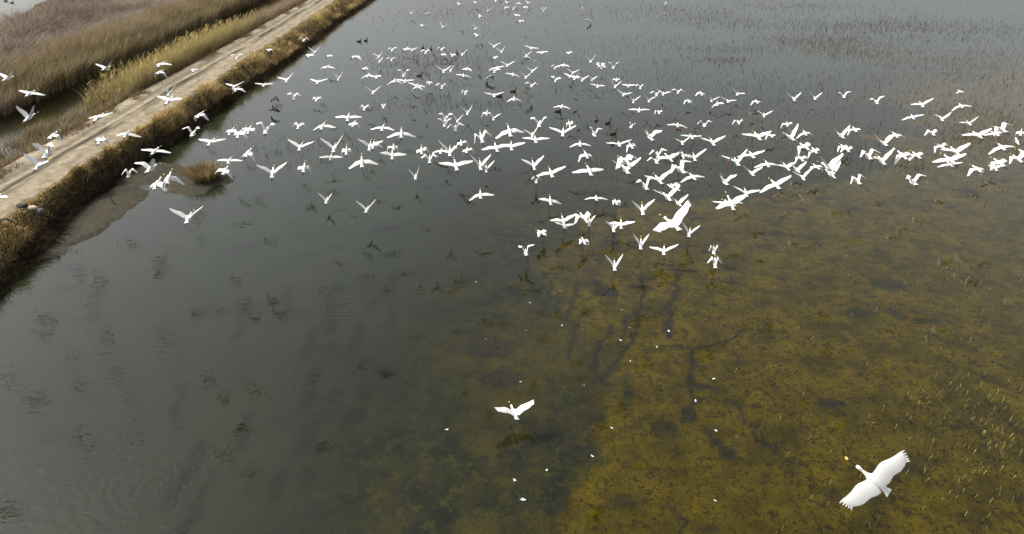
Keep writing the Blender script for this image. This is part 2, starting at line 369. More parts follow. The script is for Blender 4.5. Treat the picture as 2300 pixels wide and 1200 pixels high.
# golden reed front along the far side of the channel
def dens(x, y): return .35 + .65 * ss(40, 52, y)
x, y = scatter(62000, lambda yy: chan_l(yy) - 4.2, lambda yy: chan_l(yy) + .7, 34, 140, dens, 1.3)
g = ss(42, 52, y + 6 * (fbm(x, y, 5, 2, 74) - .5))
h = (1.2 + 1.2 * g) * rng.uniform(.7, 1.15, len(x)) * (.75 + .5 * fbm(x, y, 2.5, 3, 75))
c = pal(len(x), [BROWN, GOLD, (.30, .245, .145), OLIVE], .25 + .5 * fbm(x, y, 3, 3, 76)); c2 = pal(len(x), [BROWN, MAUVE, GREY], fbm(x, y, 3, 3, 77))
c = c * g[:, None] + c2 * (1 - g[:, None])
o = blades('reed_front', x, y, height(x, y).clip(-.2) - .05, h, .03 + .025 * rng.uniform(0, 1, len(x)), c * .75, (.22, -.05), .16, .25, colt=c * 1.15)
tag(o, 'tall golden reed front along the far edge of the channel', 'reeds', kind='stuff')
# reed belt between the channel and the dirt track
def belt_l(yy): return chan_r(yy) - np.interp(yy, [25, 36, 44, 50, 140], [.6, 2.6, 2.0, 1.3, 1.3])
def belt_r(yy): return np.interp(yy, [20, 30, 40, 46, 60, 140], [-27.2, -27.3, -27.8, -27.2, -27.0, -26.9])
def dens(x, y): return np.where(x < chan_r(y) - .3, .22 + .5 * (fbm(x, y, 1., 3, 80) > .54), (.3 + .9 * fbm(x, y, 1.5, 3, 81)) * (.45 + .55 * ss(44, 50, y)))
x, y = scatter(56000, belt_l, belt_r, 24, 140, dens, 1.5)
k = ss(45.5, 51, y + 2. * (fbm(x, y, 2., 2, 87) - .5)); far = ss(62, 85, y)
h = (.75 + 1.65 * k - .75 * far) * rng.uniform(.65, 1.15, len(x)) * (.7 + .6 * fbm(x, y, 2., 3, 82))
f = fbm(x, y, 2.2, 3, 83)
c = pal(len(x), [BROWN, GOLD, (.31, .25, .135), STRAW], f * .8 + .1); c2 = pal(len(x), [MAUVE, (.30, .23, .15), STRAW], f)
c = c * (1 - far[:, None]) + c2 * far[:, None]
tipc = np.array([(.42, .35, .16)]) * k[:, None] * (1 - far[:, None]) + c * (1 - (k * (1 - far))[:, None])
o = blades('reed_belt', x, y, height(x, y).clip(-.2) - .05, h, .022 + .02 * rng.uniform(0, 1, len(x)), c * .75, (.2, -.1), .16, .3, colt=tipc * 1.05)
pk = np.nonzero(rng.uniform(0, 1, len(x)) < .10 * k * (1 - far))[0]
tag(o, 'belt of golden brown reeds between channel and dirt track', 'reeds', kind='stuff')
n = len(pk); ph = h[pk]
o = blades('reed_plumes', x[pk] + .17 * ph, y[pk] - .08 * ph, height(x[pk], y[pk]).clip(-.2) + ph * .86, rng.uniform(.25, .5, n), rng.uniform(.05, .10, n), pal(n, [(.30, .23, .09), (.46, .37, .16)]), (.45, -.1), .3, .6)
tag(o, 'yellowish seed plumes topping the golden reed belt', 'reeds', kind='stuff')
# low verge beside the track, left side
def dens(x, y): return ss(.5, .62, fbm(x, y, 1.6, 3, 85))
x, y = scatter(34000, lambda yy: road_l(yy) - 1.9, lambda yy: road_l(yy) + .35, 20, 120, dens, 1.6)
c = pal(len(x), [DARK, BROWN, (.2, .14, .07), GOLD], fbm(x, y, .8, 3, 86))
o = blades('verge_grass', x, y, height(x, y) - .02, rng.uniform(.08, .38, len(x)), np.full(len(x), .025), c, (.15, 0), .5, .5)
tag(o, 'low tufts of dry grass on the left verge of the track', 'grass', kind='stuff')
# grass bank between the track and the open water
def bank_r(yy): return toe_x(yy) - .25
def dens(x, y): return .25 + .9 * ss(.3, .62, fbm(x, y, .9, 4, 88)) * ss(-.15, .5, road_r(y) - 0 - x + 1e-6 + 10)
x, y = scatter(95000, lambda yy: road_r(yy) - .05, bank_r, 16, 125, dens, 1.7)
u = (toe_x(y) - x) / (toe_x(y) - road_r(y))               # 1 at the track, 0 at the water
n = fbm(x, y, 1.1, 4, 89); n2 = fbm(x, y, 2.6, 3, 90)
h = (.08 + .36 * ss(.50, .7, n) + .22 * ss(.52, .66, n2) * (u < .8)) * rng.uniform(.6, 1.2, len(x)) * (.55 + .6 * ss(1.02, .75, u))
f = .15 + .75 * n2 + .25 * (n - .5) - .3 * ss(.25, .02, u)
c = pal(len(x), [(.09, .07, .035), (.24, .185, .085), (.42, .315, .14), (.55, .43, .21)], f + .08, .36)
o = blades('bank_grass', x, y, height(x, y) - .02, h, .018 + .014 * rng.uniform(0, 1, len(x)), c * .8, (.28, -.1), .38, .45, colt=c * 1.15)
tag(o, 'ochre and brown grass covering the bank beside the track', 'grass', kind='stuff')
# dark wet growth hanging over the waterline
def dens(x, y): return .3 + .9 * fbm(x, y, .8, 3, 92)
x, y = scatter(30000, lambda yy: toe_x(yy) - .38, lambda yy: toe_x(yy) + .3, 14, 125, dens, 1.7)
h = rng.uniform(.15, .5, len(x)) * (.6 + .8 * fbm(x, y, 1.3, 3, 93))
c = pal(len(x), [(.012, .009, .007), (.03, .022, .015), (.055, .04, .026), (.10, .075, .045)], fbm(x, y, .7, 3, 94) * .9)
o = blades('waterside_growth', x, y, height(x, y).clip(-.1) - .03, h, .016 + .012 * rng.uniform(0, 1, len(x)), c, (.35, -.2), .5, .5)
tag(o, 'dark tangled growth overhanging the waterline of the bank', 'undergrowth', kind='stuff')

# thin stems standing in the open water: clumped over the far marsh
def clump(u, v, sx, sy, n):
    g = ground_at(u, v); return g[0] + rng.normal(0, sx, n), g[1] + rng.normal(0, sy, n)
xs, ys = [], []
MULT = 1.35
for a in [(1850,95,4.,2.6,1500),(1900,120,3.,2.,700),(1940,60,8,3.,1100),(1660,112,3,1.2,320),(1625,135,2,1.2,300),(1630,52,3,3,350),(1790,15,7,4,900),(1480,20,6,4,500),(1530,35,5,3,420),(1600,45,6,4,500),
          (2150,75,9,6,1800),(2200,140,6,4,1100),(2080,130,5,3,600),(2250,190,4,3,900),(2230,265,2.5,2.2,700),(2190,310,1.8,1.4,450),(2270,330,1.5,1.2,300),(2140,235,3,2.5,350),(2050,60,7,4,1000),
          (955,128,3.2,2.6,420),(990,150,3.4,2.2,420),(940,150,3,2.,260),(1030,130,3,2,200),(1110,235,1.2,.8,110),(960,225,1.6,1.,140),(1010,190,2,1.5,120),(985,240,2,.8,100),(870,240,1.4,.9,60),
          (1040,22,5,5,520),(980,40,5,4,280),(1130,70,5,4,200),(1240,25,6,5,260),(1330,45,4,2,110),(1330,120,4,4,110),(1450,100,5,4,240),(1300,160,4,3,140),(1390,190,3,2,120),(1480,150,4,3,140),
          (1310,205,1.5,1.2,60),(1550,95,4,3,200),(1700,190,6,4,330),(1560,190,5,3,170),(1840,200,6,4,420),(1960,170,5,3,340),(1900,250,4,3,180),(2010,300,3,2,160),(1650,250,3,2,90),(1700,330,3,1.6,90),(1330,285,2,1,50),
          (760,320,1.2,.9,60),(640,345,1.4,.8,40),(610,370,.9,.6,30),(700,330,1.,1.,40),(600,320,1.5,1,40),(690,110,1.,1.,16),(470,290,.8,.7,30),(520,260,.8,.8,20),(1340,370,2.5,1.2,70),(1720,370,2,1,90),(1490,380,3,1.4,80),(2060,370,1.5,.8,120),(2230,420,2,1.4,90),
          (1560,330,1.2,.6,60),(1930,330,2,1,110),(830,70,3,4,40),(210,560,1.4,1.1,12),(150,580,1,.8,14)]:
    p, q = clump(*a[:4], int(a[4] * MULT)); xs.append(p); ys.append(q)
m = 6000; q = rng.uniform(45, 130, m); p = rng.uniform(-14, 1, m) ** 1.0 + 0; p = rng.uniform(-12, 70, m)
kk = rng.uniform(0, 1, m) < (.08 + .92 * ss(.5, .72, fbm(p, q, 7., 4, 97))) * ss(-14, 24, p); xs.append(p[kk]); ys.append(q[kk])
m = 26000; q = rng.uniform(98, 240, m); p = rng.uniform(-18, 200, m); kk = rng.uniform(0, 1, m) < .35 * ss(.45, .7, fbm(p, q, 9., 4, 98)); xs.append(p[kk]); ys.append(q[kk])
x = np.concatenate(xs); y = np.concatenate(ys); k = (x > toe_x(y) + .7); x, y = x[k], y[k]
grn = ss(20, 30, x) * ss(85, 60, y)
c = pal(len(x), [(.016, .014, .011), (.04, .032, .02), (.07, .055, .03)]); c2 = pal(len(x), [(.05, .04, .015), (.12, .095, .03), (.17, .14, .06)])
c = c * (1 - grn[:, None]) + c2 * grn[:, None]
o = blades('water_stems', x, y, np.full(len(x), -.12), np.exp(rng.normal(-2.1, .5, len(x))) * (1 + .8 * (rng.uniform(0, 1, len(x)) < .12)) + .12, .018 + .02 * rng.uniform(0, 1, len(x)), c, (.18, .05), .22, .35)
tag(o, 'thin dark dead stems standing all over the far shallow water', 'stems', kind='stuff')
# pale cut stubble poking out of the near shallows, bottom right
U_ = np.concatenate([rng.uniform(1740, 2300, 190), rng.normal(2215, 60, 70), rng.normal(2080, 70, 60), rng.normal(1780, 30, 14), rng.normal(2240, 40, 60), rng.uniform(1600, 1800, 14), rng.normal(2150, 60, 70)])
V_ = np.concatenate([560 + 640 * rng.uniform(0, 1, 190) ** .7, rng.normal(930, 60, 70), rng.normal(920, 60, 60), rng.normal(930, 20, 14), rng.normal(1010, 50, 60), rng.uniform(620, 1000, 14), rng.normal(620, 22, 70)])
g = np.array([ground_at(a, b)[:2] for a, b in zip(U_, V_)]); n = len(g)
c = pal(n, [(.30, .25, .09), (.55, .48, .20), (.65, .60, .34)])
o = blades('reed_stubble', g[:, 0], g[:, 1], np.full(n, -.1), rng.uniform(.03, .15, n) + .10, np.full(n, .0085), c, (.16, .12), .14, .1)
tag(o, 'pale yellow reed stubble poking out of the olive shallows', 'stubble', kind='stuff')
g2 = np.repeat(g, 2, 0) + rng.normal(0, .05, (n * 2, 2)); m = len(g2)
o = blades('stubble_base_shade', g2[:, 0], g2[:, 1], np.full(m, -.16), rng.uniform(.04, .13, m), np.full(m, .03), pal(m, [(.008, .007, .005), (.02, .016, .008)]), (.0, .0), .8, .5)  # near-black blades paint the shade and reflection around each stalk base
tag(o, 'dark blades painting the shade and reflection at the stubble bases', 'shade', kind='stuff')

# a single tussock on the mud spit
def tussock(u, v, n, hh, rad, label):
    g = ground_at(u, v, .1); a = rng.uniform(0, 6.283, n); r = rad * np.sqrt(rng.uniform(0, 1, n))
    dx, dy = r * np.cos(a), r * np.sin(a) * 1.0
    x, y = g[0] + dx, g[1] + dy
    c = pal(n, [(.08, .06, .03), (.21, .155, .075), (.36, .28, .14)])
    z = height(x, y)
    ld = .5
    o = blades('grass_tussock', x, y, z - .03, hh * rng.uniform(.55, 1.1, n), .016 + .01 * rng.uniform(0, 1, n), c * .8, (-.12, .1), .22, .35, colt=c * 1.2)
    me = o.data; co = np.empty(len(me.vertices) * 3, np.float32); me.vertices.foreach_get('co', co); co = co.reshape(-1, 3)
    k = (co[:, 2:3] - .05).clip(0); out = (np.repeat(np.stack([dx, dy], -1), 5, 0)) / rad
    co[:, :2] += out * k * .75; co -= np.array([g[0], g[1], .05], np.float32)
    me.vertices.foreach_set('co', co.ravel()); o.location = (g[0], g[1], .05); me.update()
    return tag(o, label, 'tussock')
tussock(462, 403, 1500, .95, .5, 'golden dry grass tussock alone on the muddy spit beside the bank')

# ---------------------------------------------------------------- flock table: kind, x y z, yaw pitch roll, then left and right wing angles
BIRDS = [
('w',-25.31,34.58,5.66,75,4,-3,24,17,20,7,42,39,11,-6),
('w',-22.85,32.32,5.49,82,6,-5,15,11,17,3,-14,-22,17,5),
('w',-20.35,28.23,5.55,81,9,-5,59,56,12,-4,53,49,17,4),
('w',-21.19,36.2,5.79,78,2,-11,32,27,13,-4,32,27,13,-4),
('w',-19.5,38.66,5.45,78,10,-3,-9,-36,14,-7,7,-20,-4,12),
('w',-20.32,39.96,4.72,88,3,-1,-17,-70,2,6,-8,-68,-28,-10),
('w',-19.64,39.1,3.72,94,6,-2,69,67,13,-4,49,44,15,1),
('w',-15.46,30.61,5.64,79,13,-2,16,10,15,0,7,0,13,-3),
('w',-17.16,27.83,5.69,83,8,-9,-2,-9,20,7,4,8,18,3),
('w',-21.31,30.72,3.97,89,10,-4,-25,-65,-12,17,-3,-60,-26,-21),
('w',-12.67,17.8,7.68,106,1,-1,63,83,12,-66,75,-5,7,-60),
('w',-17.8,24.38,4.88,87,8,1,49,46,9,-8,30,23,-4,-31),
('w',-20.62,33.06,2.95,86,12,-2,3,-54,26,-5,18,-59,-14,-25),
('w',-18.78,32.25,3.53,93,8,1,-14,-20,22,11,-25,-25,14,7),
('w',-15.33,28.06,4.14,88,4,-3,6,1,14,-2,-14,-21,15,2),
('w',-11.56,20.66,6.15,87,-1,-10,55,2,3,14,61,36,3,-54),
('w',-17.46,29.28,2.61,108,3,1,90,-46,-6,-24,61,-41,15,-29),
('w',-13,23.38,4.54,86,17,-5,-23,-67,-9,4,1,-40,-28,-46),
('w',-12.14,22.66,5.04,99,14,10,-54,-86,6,-2,-40,-38,36,-17),
('w',-21,25.76,2.96,102,1,-1,-1,-10,36,33,11,5,-13,-47),
('w',-14.84,31.95,4.58,84,8,-5,-21,-66,-7,20,6,-60,-32,-13),
('w',-11.85,24.6,6.03,101,-3,-2,73,-20,19,33,56,-2,17,-67),
('w',-13.27,29.04,4.21,83,7,0,8,1,15,0,11,6,19,7),
('w',-15.61,36.87,2.19,76,19,-5,-5,-60,11,-13,15,-3,-6,-45),
('w',-12.15,29.6,4.43,76,20,-5,-13,-62,2,2,11,-50,-12,-41),
('w',-13.41,33.89,3.23,88,19,-5,-3,-57,24,21,1,-78,-10,-30),
('w',-8.14,21.99,6.98,100,-2,5,69,-28,14,49,61,16,11,-65),
('w',-11.79,36.89,2.48,84,8,-3,39,-46,32,-17,31,-61,8,-17),
('w',-9.24,32.51,3.85,86,11,-4,-22,-30,13,-4,-13,-19,11,-7),
('w',-9.57,29.66,3.77,89,9,-1,31,27,22,10,20,15,17,5),
('w',-6.89,25.41,5.18,92,6,-3,48,43,11,-6,55,52,14,-1),
('w',-10.62,20.4,4.53,96,5,-8,45,42,12,-4,32,26,14,-2),
('g',-10.22,36.74,0.72,92,10,3,7,-4,-9,-16,1,-9,12,5),
('w',-8.69,34.33,1.95,98,19,2,-24,-76,39,-20,-28,-74,47,-32),
('w',-14.48,33.25,1.8,94,6,2,1,-5,11,-6,-1,-7,12,-4),
('w',-11.99,26.94,3.68,90,9,2,-4,-49,10,10,6,-62,-53,-20),
('w',-11.26,27.88,4.13,84,11,-4,-32,-60,-13,21,-11,-73,-42,-29),
('w',-8.85,23.78,4.8,100,11,1,41,37,6,-16,36,32,17,5),
('w',-8.69,26.97,3.79,98,11,7,-27,-88,23,-26,-36,-71,48,-26),
('w',-9.19,31.2,0.46,97,-1,1,59,55,1,-24,60,56,-6,-35),
('w',-7.83,32.03,4.42,93,11,3,-2,-9,14,-3,3,-3,12,-3),
('w',-7.88,33.21,3.74,87,5,-4,-16,-68,23,-6,16,-62,-42,-14),
('w',-22.05,48.13,2.95,89,4,-2,6,-39,43,31,23,-58,-26,-40),
('w',-19.74,50.16,3.36,96,4,-3,65,-12,17,17,53,10,16,-39),
('w',-20,58.01,2.33,89,4,-1,3,-73,19,-1,18,-74,-31,-17),
('w',-16.37,55.62,3.55,97,1,1,55,-36,15,-38,42,-40,13,-33),
('w',-16.27,57.92,2.17,88,4,-2,45,40,14,-3,45,41,15,2),
('w',-13.97,48.48,3.88,68,11,0,5,-68,-4,5,10,-60,-6,-23),
('w',-16.06,61.58,1.12,72,6,-1,-10,-56,23,-18,-1,-56,-10,-8),
('w',-13.81,51.78,2.36,75,8,-3,-14,-21,14,-2,-10,-17,11,-6),
('w',-12.45,49.45,2.06,92,8,-1,66,62,6,-15,58,54,15,0),
('w',-11.84,42.03,3.64,84,5,-4,16,10,27,19,15,10,17,4),
('w',-14.03,42.94,3.54,91,9,-10,26,20,18,3,38,35,17,3),
('w',-16.7,46.23,2.41,93,3,0,12,7,11,-7,10,4,12,-4),
('w',-16.43,40.62,3.72,86,4,-6,20,14,20,7,23,18,18,6),
('w',-17.69,43.97,2.7,83,8,-2,-12,-67,16,-16,-7,-37,11,-20),
('w',-12.65,39.46,3.4,99,8,1,69,-3,17,-51,58,-25,16,-45),
('w',-14.34,49.88,0.45,87,13,-3,20,-54,32,-10,28,-49,13,-24),
('w',-10.3,46.1,4.29,54,4,-1,-2,-49,-5,-13,3,-30,-1,-19),
('w',-11.47,67.35,0.45,86,9,-3,52,-33,18,8,50,6,14,-39),
('w',-11.98,62.99,0.74,90,6,-5,39,33,10,-9,55,52,12,-4),
('w',-11.86,62.52,0.45,90,14,-1,55,51,1,-24,54,50,-1,-26),
('w',-9.99,57.88,1.55,94,1,-2,54,-19,17,-44,46,-32,16,-50),
('w',-10.2,67.72,0.45,75,10,-1,-3,-62,9,8,4,-48,-5,-38),
('w',-9.56,67.35,0.45,80,8,-1,28,23,11,-7,29,24,7,-14),
('w',-7.1,57.89,2.17,84,12,-2,50,-33,19,-8,51,-35,15,-21),
('w',-6,59.97,1.98,91,4,0,52,-37,15,-52,44,-44,13,-33),
('w',-6.37,65.34,0.45,74,6,0,-5,-70,18,-13,-2,-68,-17,-19),
('w',-5.49,65,0.45,79,10,-1,19,-61,31,-14,19,-64,1,-18),
('w',-4.12,58.28,1.91,89,3,1,53,49,12,-4,52,48,8,-12),
('w',-11.49,54.39,1.67,79,4,-2,-16,-72,9,-20,-5,-65,-29,-17),
('w',-10.63,51,1.91,85,8,-4,-19,-27,3,-17,3,-3,-24,-65),
('w',-9.4,47.94,2.54,90,7,-2,4,-66,25,-4,11,-61,13,-19),
('w',-5.27,33.73,6.02,94,-1,1,66,19,13,-63,67,27,12,-67),
('w',-8.21,48.06,2.24,88,5,-2,-27,-35,4,-15,-22,-30,6,-16),
('w',-7.29,46.87,2.51,92,5,-1,8,1,27,17,5,-1,13,-1),
('w',-6.7,48.17,1.86,84,7,1,18,14,17,2,-5,-13,11,-5),
('w',-7.44,53.45,0.45,80,8,-3,-35,-44,14,-2,-19,-26,-6,-36),
('w',-6.56,54.67,0.45,97,3,2,17,-74,55,-52,8,-77,54,-36),
('w',-4.37,42.68,3.17,93,2,3,57,-30,13,-46,63,-39,13,-39),
('w',-9.07,44.54,2.34,94,1,-2,51,47,0,-27,39,35,15,1),
('w',-4.48,45.44,3.5,91,4,0,42,38,11,-6,39,34,12,-5),
('w',-5.22,58.86,0.45,92,6,-1,58,53,2,-23,63,60,1,-24),
('w',-3.88,59.57,0.45,76,11,-1,-20,-29,27,18,-8,-15,-11,-44),
('w',-4.01,57.19,0.45,92,7,3,3,-2,10,-7,-13,-22,10,-10),
('w',-3.54,51.62,0.45,93,8,0,59,-65,1,-22,60,-61,2,-23),
('w',-1.13,43.35,2.47,91,1,-1,19,13,10,-8,19,13,11,-6),
('w',0.15,49.99,0.45,87,11,0,-29,-38,16,0,-26,-34,19,5),
('w',-9.11,41.78,2.09,86,5,-2,43,-57,34,-22,45,-57,5,-17),
('w',-9.1,47.98,0.45,88,6,-3,39,-70,56,13,59,-60,-26,-54),
('d',-6.99,47.71,0.47,78,16,-2,-4,-12,16,1,11,5,-3,-31),
('d',-5.92,46.33,0.47,92,11,2,64,61,11,-7,53,47,2,-22),
('w',-3.07,46.31,0.46,91,4,-2,57,53,4,-19,60,57,12,-4),
('w',-3.1,31.26,4.58,89,0,0,68,21,14,-58,61,15,14,-54),
('w',-3.56,43.71,0.7,89,0,2,60,57,13,-2,57,52,5,-17),
('w',-3.37,33.41,3.65,93,0,-1,68,31,14,-48,57,38,10,-48),
('w',-2.66,31.3,4.11,93,2,-4,55,-36,14,-42,58,-15,16,-43),
('w',-1.73,46.32,0.45,89,10,1,-15,-70,22,-22,-18,-71,26,14),
('w',-1.2,43.88,0.8,88,2,-3,73,71,-7,-39,45,27,8,-20),
('w',-6.44,33.13,3.56,89,7,5,-10,-17,2,-17,0,-7,-1,-28),
('w',-12.46,89.49,0.45,75,8,0,51,47,15,-2,44,39,12,-5),
('w',-7.78,66.33,3.91,35,0,-6,-10,-19,6,-14,11,7,7,-12),
('w',-6.37,88.72,1.57,46,6,-1,20,15,13,-3,22,16,11,-7),
('w',-4.85,98.31,0.46,58,6,-4,15,8,23,12,26,22,16,2),
('w',-2.51,77.71,2.51,67,7,3,71,70,14,-1,47,41,9,-10),
('w',-3.48,79.86,1.48,24,7,-1,25,20,14,-2,24,19,9,-10),
('w',-8.66,69.59,2.28,38,3,-3,8,2,12,-5,18,13,11,-6),
('w',-7.01,72.87,1.61,61,6,0,45,41,20,7,34,29,15,0),
('w',-3.84,76.27,0.87,54,9,2,51,48,15,0,35,29,7,-14),
('w',-3.2,66.75,1.85,36,5,-2,22,17,5,-16,24,19,3,-19),
('w',-1.57,61.96,1.85,85,6,0,41,36,5,-18,34,29,14,-1),
('w',-0.98,65.25,0.72,86,5,-4,44,38,7,-14,57,54,13,-2),
('w',-1.49,64.05,0.45,74,8,-6,-6,-66,28,7,30,-59,-31,-36),
('w',1.65,59.96,2.09,79,5,1,18,13,17,2,2,-5,12,-3),
('w',1.24,60.24,1.41,87,3,1,56,53,10,-7,46,41,11,-6),
('h',1.36,55.81,2.13,147,7,3,8,-20,7,-35,-4,-48,-2,2),
('w',-0.33,51.07,2.63,88,3,-1,34,29,8,-13,32,28,13,-2),
('w',-1.2,56.64,1.19,87,8,-2,-9,-17,7,-12,15,10,8,-12),
('w',-1.32,52.76,1.81,85,6,0,41,-23,13,-47,42,0,14,-41),
('w',0.09,57.27,0.5,86,7,3,6,1,13,-5,-16,-24,7,-10),
('h',-1.83,56.81,0.44,35,7,-3,-5,-50,-3,6,8,-32,1,-25),
('w',1.12,55.88,0.6,84,5,1,49,45,13,-2,50,45,0,-26),
('w',1.71,58.66,0.45,86,7,0,44,39,1,-24,46,41,5,-18),
('w',1.23,43.02,3.16,87,-2,3,49,-16,12,-47,50,-32,13,-32),
('d',1.25,52.78,0.47,95,10,-1,65,61,-2,-28,76,73,0,-26),
('h',-1.22,96.98,0.44,86,13,-2,58,52,-3,-32,72,69,-8,-39),
('w',-0.6,98.32,0.45,57,7,-3,21,14,26,18,26,21,-2,-27),
('w',-0.62,94.04,0.46,135,7,2,17,-38,4,-23,9,-45,4,-10),
('w',0.17,92.82,0.45,85,13,0,59,54,10,-8,62,58,-2,-28),
('w',0.81,98.01,0.45,57,9,-2,-22,-31,23,13,-6,-13,-7,-36),
('w',1.64,85.28,1.68,144,7,2,37,-22,6,-19,27,-34,9,-12),
('w',2.24,98.01,0.45,63,6,-2,27,21,24,13,30,25,0,-25),
('w',0.61,87.88,0.45,55,8,0,3,-4,24,13,5,-1,-3,-30),
('w',1.01,73.38,2.1,149,7,3,29,-37,3,-16,17,-51,8,-12),
('w',-2.26,99.79,0.45,90,13,0,61,56,-7,-38,58,53,-8,-40),
('w',3.49,79.4,2.27,82,7,-1,75,5,15,-56,67,16,13,-49),
('h',9.17,94.31,0.44,86,7,-2,43,37,0,-26,50,46,12,-4),
('h',9,84.31,0.44,130,7,4,8,-23,-20,-38,-9,-63,11,-4),
('w',2.85,66.19,0.45,78,10,-4,-1,-10,26,16,14,9,1,-24),
('w',5.39,66.08,0.45,72,10,-3,1,-73,11,-13,17,-67,2,-20),
('w',5.98,52.91,2.51,81,0,-1,56,52,11,-7,60,56,11,-5),
('w',6.04,41.32,4.68,79,-3,1,66,19,12,-54,67,38,12,-59),
('w',5.56,43.38,4.29,135,7,5,55,-3,13,-13,36,-25,10,6),
('w',7.77,59.89,0.46,75,3,-1,38,-45,30,-39,32,-43,13,-22),
('w',3.73,59.9,0.45,75,6,2,63,-36,17,8,47,-13,8,-44),
('w',4.56,60.97,0.45,76,10,-1,-19,-29,30,24,-8,-15,-7,-39),
('w',5.11,58.05,0.46,80,2,1,37,32,9,-12,31,26,11,-5),
('w',4.83,56.89,0.45,68,9,2,15,9,17,2,8,1,-2,-28),
('w',4.54,49.05,2.23,61,17,-4,-6,-75,23,-23,15,-61,-12,-37),
('w',5.69,55.69,0.45,84,9,2,58,54,0,-26,46,41,5,-16),
('w',6.48,55.69,0.45,81,6,2,63,60,0,-26,50,44,-5,-35),
('g',3.53,55.34,0.51,74,14,3,60,-21,20,36,46,24,19,-45),
('w',6.71,53.69,0.45,80,6,1,18,12,6,-17,12,5,-1,-28),
('w',8.46,55.69,0.45,83,6,-1,0,-84,33,21,4,-75,41,-21),
('w',7.46,49.49,1.48,79,3,1,55,52,11,-6,50,45,10,-8),
('w',9.18,53.8,0.45,72,5,-3,4,-4,27,17,18,13,-7,-38),
('w',9.09,48.49,1.65,83,1,0,60,-26,14,-49,69,-45,15,18),
('w',8.23,50.17,0.71,75,6,4,34,30,12,-4,26,20,8,-13),
('w',8.83,49.28,0.46,81,6,3,50,46,13,-3,50,45,9,-11),
('w',9.73,48.14,0.81,79,2,1,53,49,12,-3,53,27,6,-22),
('w',8.97,42.23,2.81,79,-1,1,45,-28,10,-47,68,-13,16,-50),
('w',11.4,51.36,0.45,76,4,1,41,37,3,-22,31,24,0,-27),
('w',12.12,49.8,0.99,77,3,2,46,-11,11,-35,57,-28,15,-29),
('w',13.44,48.39,1.25,91,7,6,13,-46,-21,-37,-10,-66,28,-24),
('w',12.87,49.35,0.45,91,7,6,10,-63,-21,-38,-11,-66,26,-16),
('w',3.55,47.97,0.45,78,6,2,-10,-17,7,-11,-10,-17,8,-13),
('w',7.66,40.55,2.32,79,5,0,2,-4,9,-8,8,2,10,-9),
('w',10.15,46.46,0.46,87,1,2,30,-74,-18,-45,28,-67,44,0),
('d',4.67,49.76,0.47,130,10,6,22,19,0,-25,-14,-24,20,8),
('d',4.56,45.42,0.47,79,9,0,64,61,4,-19,61,56,0,-26),
('w',16.98,51.3,0.45,67,3,4,48,45,-2,-30,25,17,-4,-32),
('w',14.56,49.43,0.46,75,-1,4,68,66,-9,-41,43,36,8,-13),
('w',15.7,49.29,0.46,81,2,3,32,29,6,-15,14,5,17,2),
('w',14.74,48.62,0.45,74,9,-10,-41,-55,29,20,15,12,-15,-52),
('w',17.77,49.19,0.45,89,5,3,5,-61,-15,-24,-8,-52,26,-22),
('w',19.87,47.83,1.01,85,6,-1,42,37,13,-2,55,51,11,-7),
('w',22.35,50.1,0.46,80,2,1,48,43,7,-13,55,51,6,-18),
('w',20.73,42.49,2.63,79,-1,-4,55,17,12,-49,72,-3,13,31),
('w',20.63,38.35,3.42,79,1,-8,55,9,-4,-48,64,-1,11,36),
('w',17.2,45.79,0.45,75,5,1,39,34,2,-22,41,36,9,-10),
('d',16.89,46.88,0.47,100,13,8,29,25,-9,-39,1,-8,32,27),
('w',14.98,44.13,0.46,82,2,-2,34,-63,5,-23,45,-56,22,-20),
('s',28.03,42.61,2.9,112,6,-1,-13,-20,9,-9,-8,-15,10,-7),
('w',23.03,38,3.37,81,7,-8,13,5,1,-23,32,29,10,-7),
('w',29.29,44.04,1.6,79,6,-5,-30,-40,3,-21,-4,-8,6,-14),
('w',25.06,41.89,1.5,79,5,-5,-18,-26,10,-7,11,7,14,-2),
('w',25.81,40.2,1.89,79,6,-1,37,24,16,-32,37,60,17,-14),
('w',30,43.79,0.52,81,5,-6,14,5,3,-20,43,41,13,-3),
('w',-4.57,27.35,5.14,96,11,1,-15,-21,4,-15,-20,-28,14,-3),
('w',-6.45,29.78,3.76,91,15,4,41,36,6,-15,29,23,14,-1),
('w',-7.59,35.92,1.71,92,15,-7,-51,-62,13,-4,-26,-50,36,-6),
('w',-6.38,35.33,1.79,99,6,5,-2,-82,6,-9,-22,-81,48,-9),
('w',-5.54,30.17,3.2,97,15,3,26,22,-3,-32,3,-3,8,-7),
('w',-4.62,33.43,2.29,96,15,-3,-23,-93,9,-20,-4,-56,44,-29),
('w',-3.7,29.22,3.33,94,6,-3,61,-15,14,-51,65,-17,14,-49),
('w',-4.18,38.52,0.45,85,6,-4,-14,-24,25,14,8,3,-18,-56),
('w',-2.57,27.07,4.45,94,11,2,48,43,19,9,63,60,-13,-46),
('w',-2.83,36.56,1.61,96,4,-8,-25,-66,47,-21,1,-57,30,-22),
('w',-2.45,35.58,1.54,87,5,-7,-23,-81,27,-25,18,-65,-11,-22),
('w',-2.03,23.39,5.24,102,12,-3,19,14,7,-13,9,4,8,-8),
('w',-5.64,24.36,5.01,100,15,-3,-29,-38,14,-2,-16,-26,10,-12),
('w',-5.13,34.13,0.56,95,0,-2,60,55,10,-7,74,72,11,-6),
('w',-6.76,29.15,0.9,89,-2,-6,52,49,12,-5,46,42,17,5),
('w',-1.08,23.34,6.28,98,10,-10,55,-75,-13,-26,60,-50,11,-23),
('w',-0.09,24.01,6.3,99,14,0,-35,-46,20,5,-13,-21,35,-10),
('w',1.04,25.25,6.19,84,-1,-3,59,-28,12,59,60,38,13,-63),
('w',1.21,39.54,1.1,87,4,-5,46,40,9,-11,58,55,14,-1),
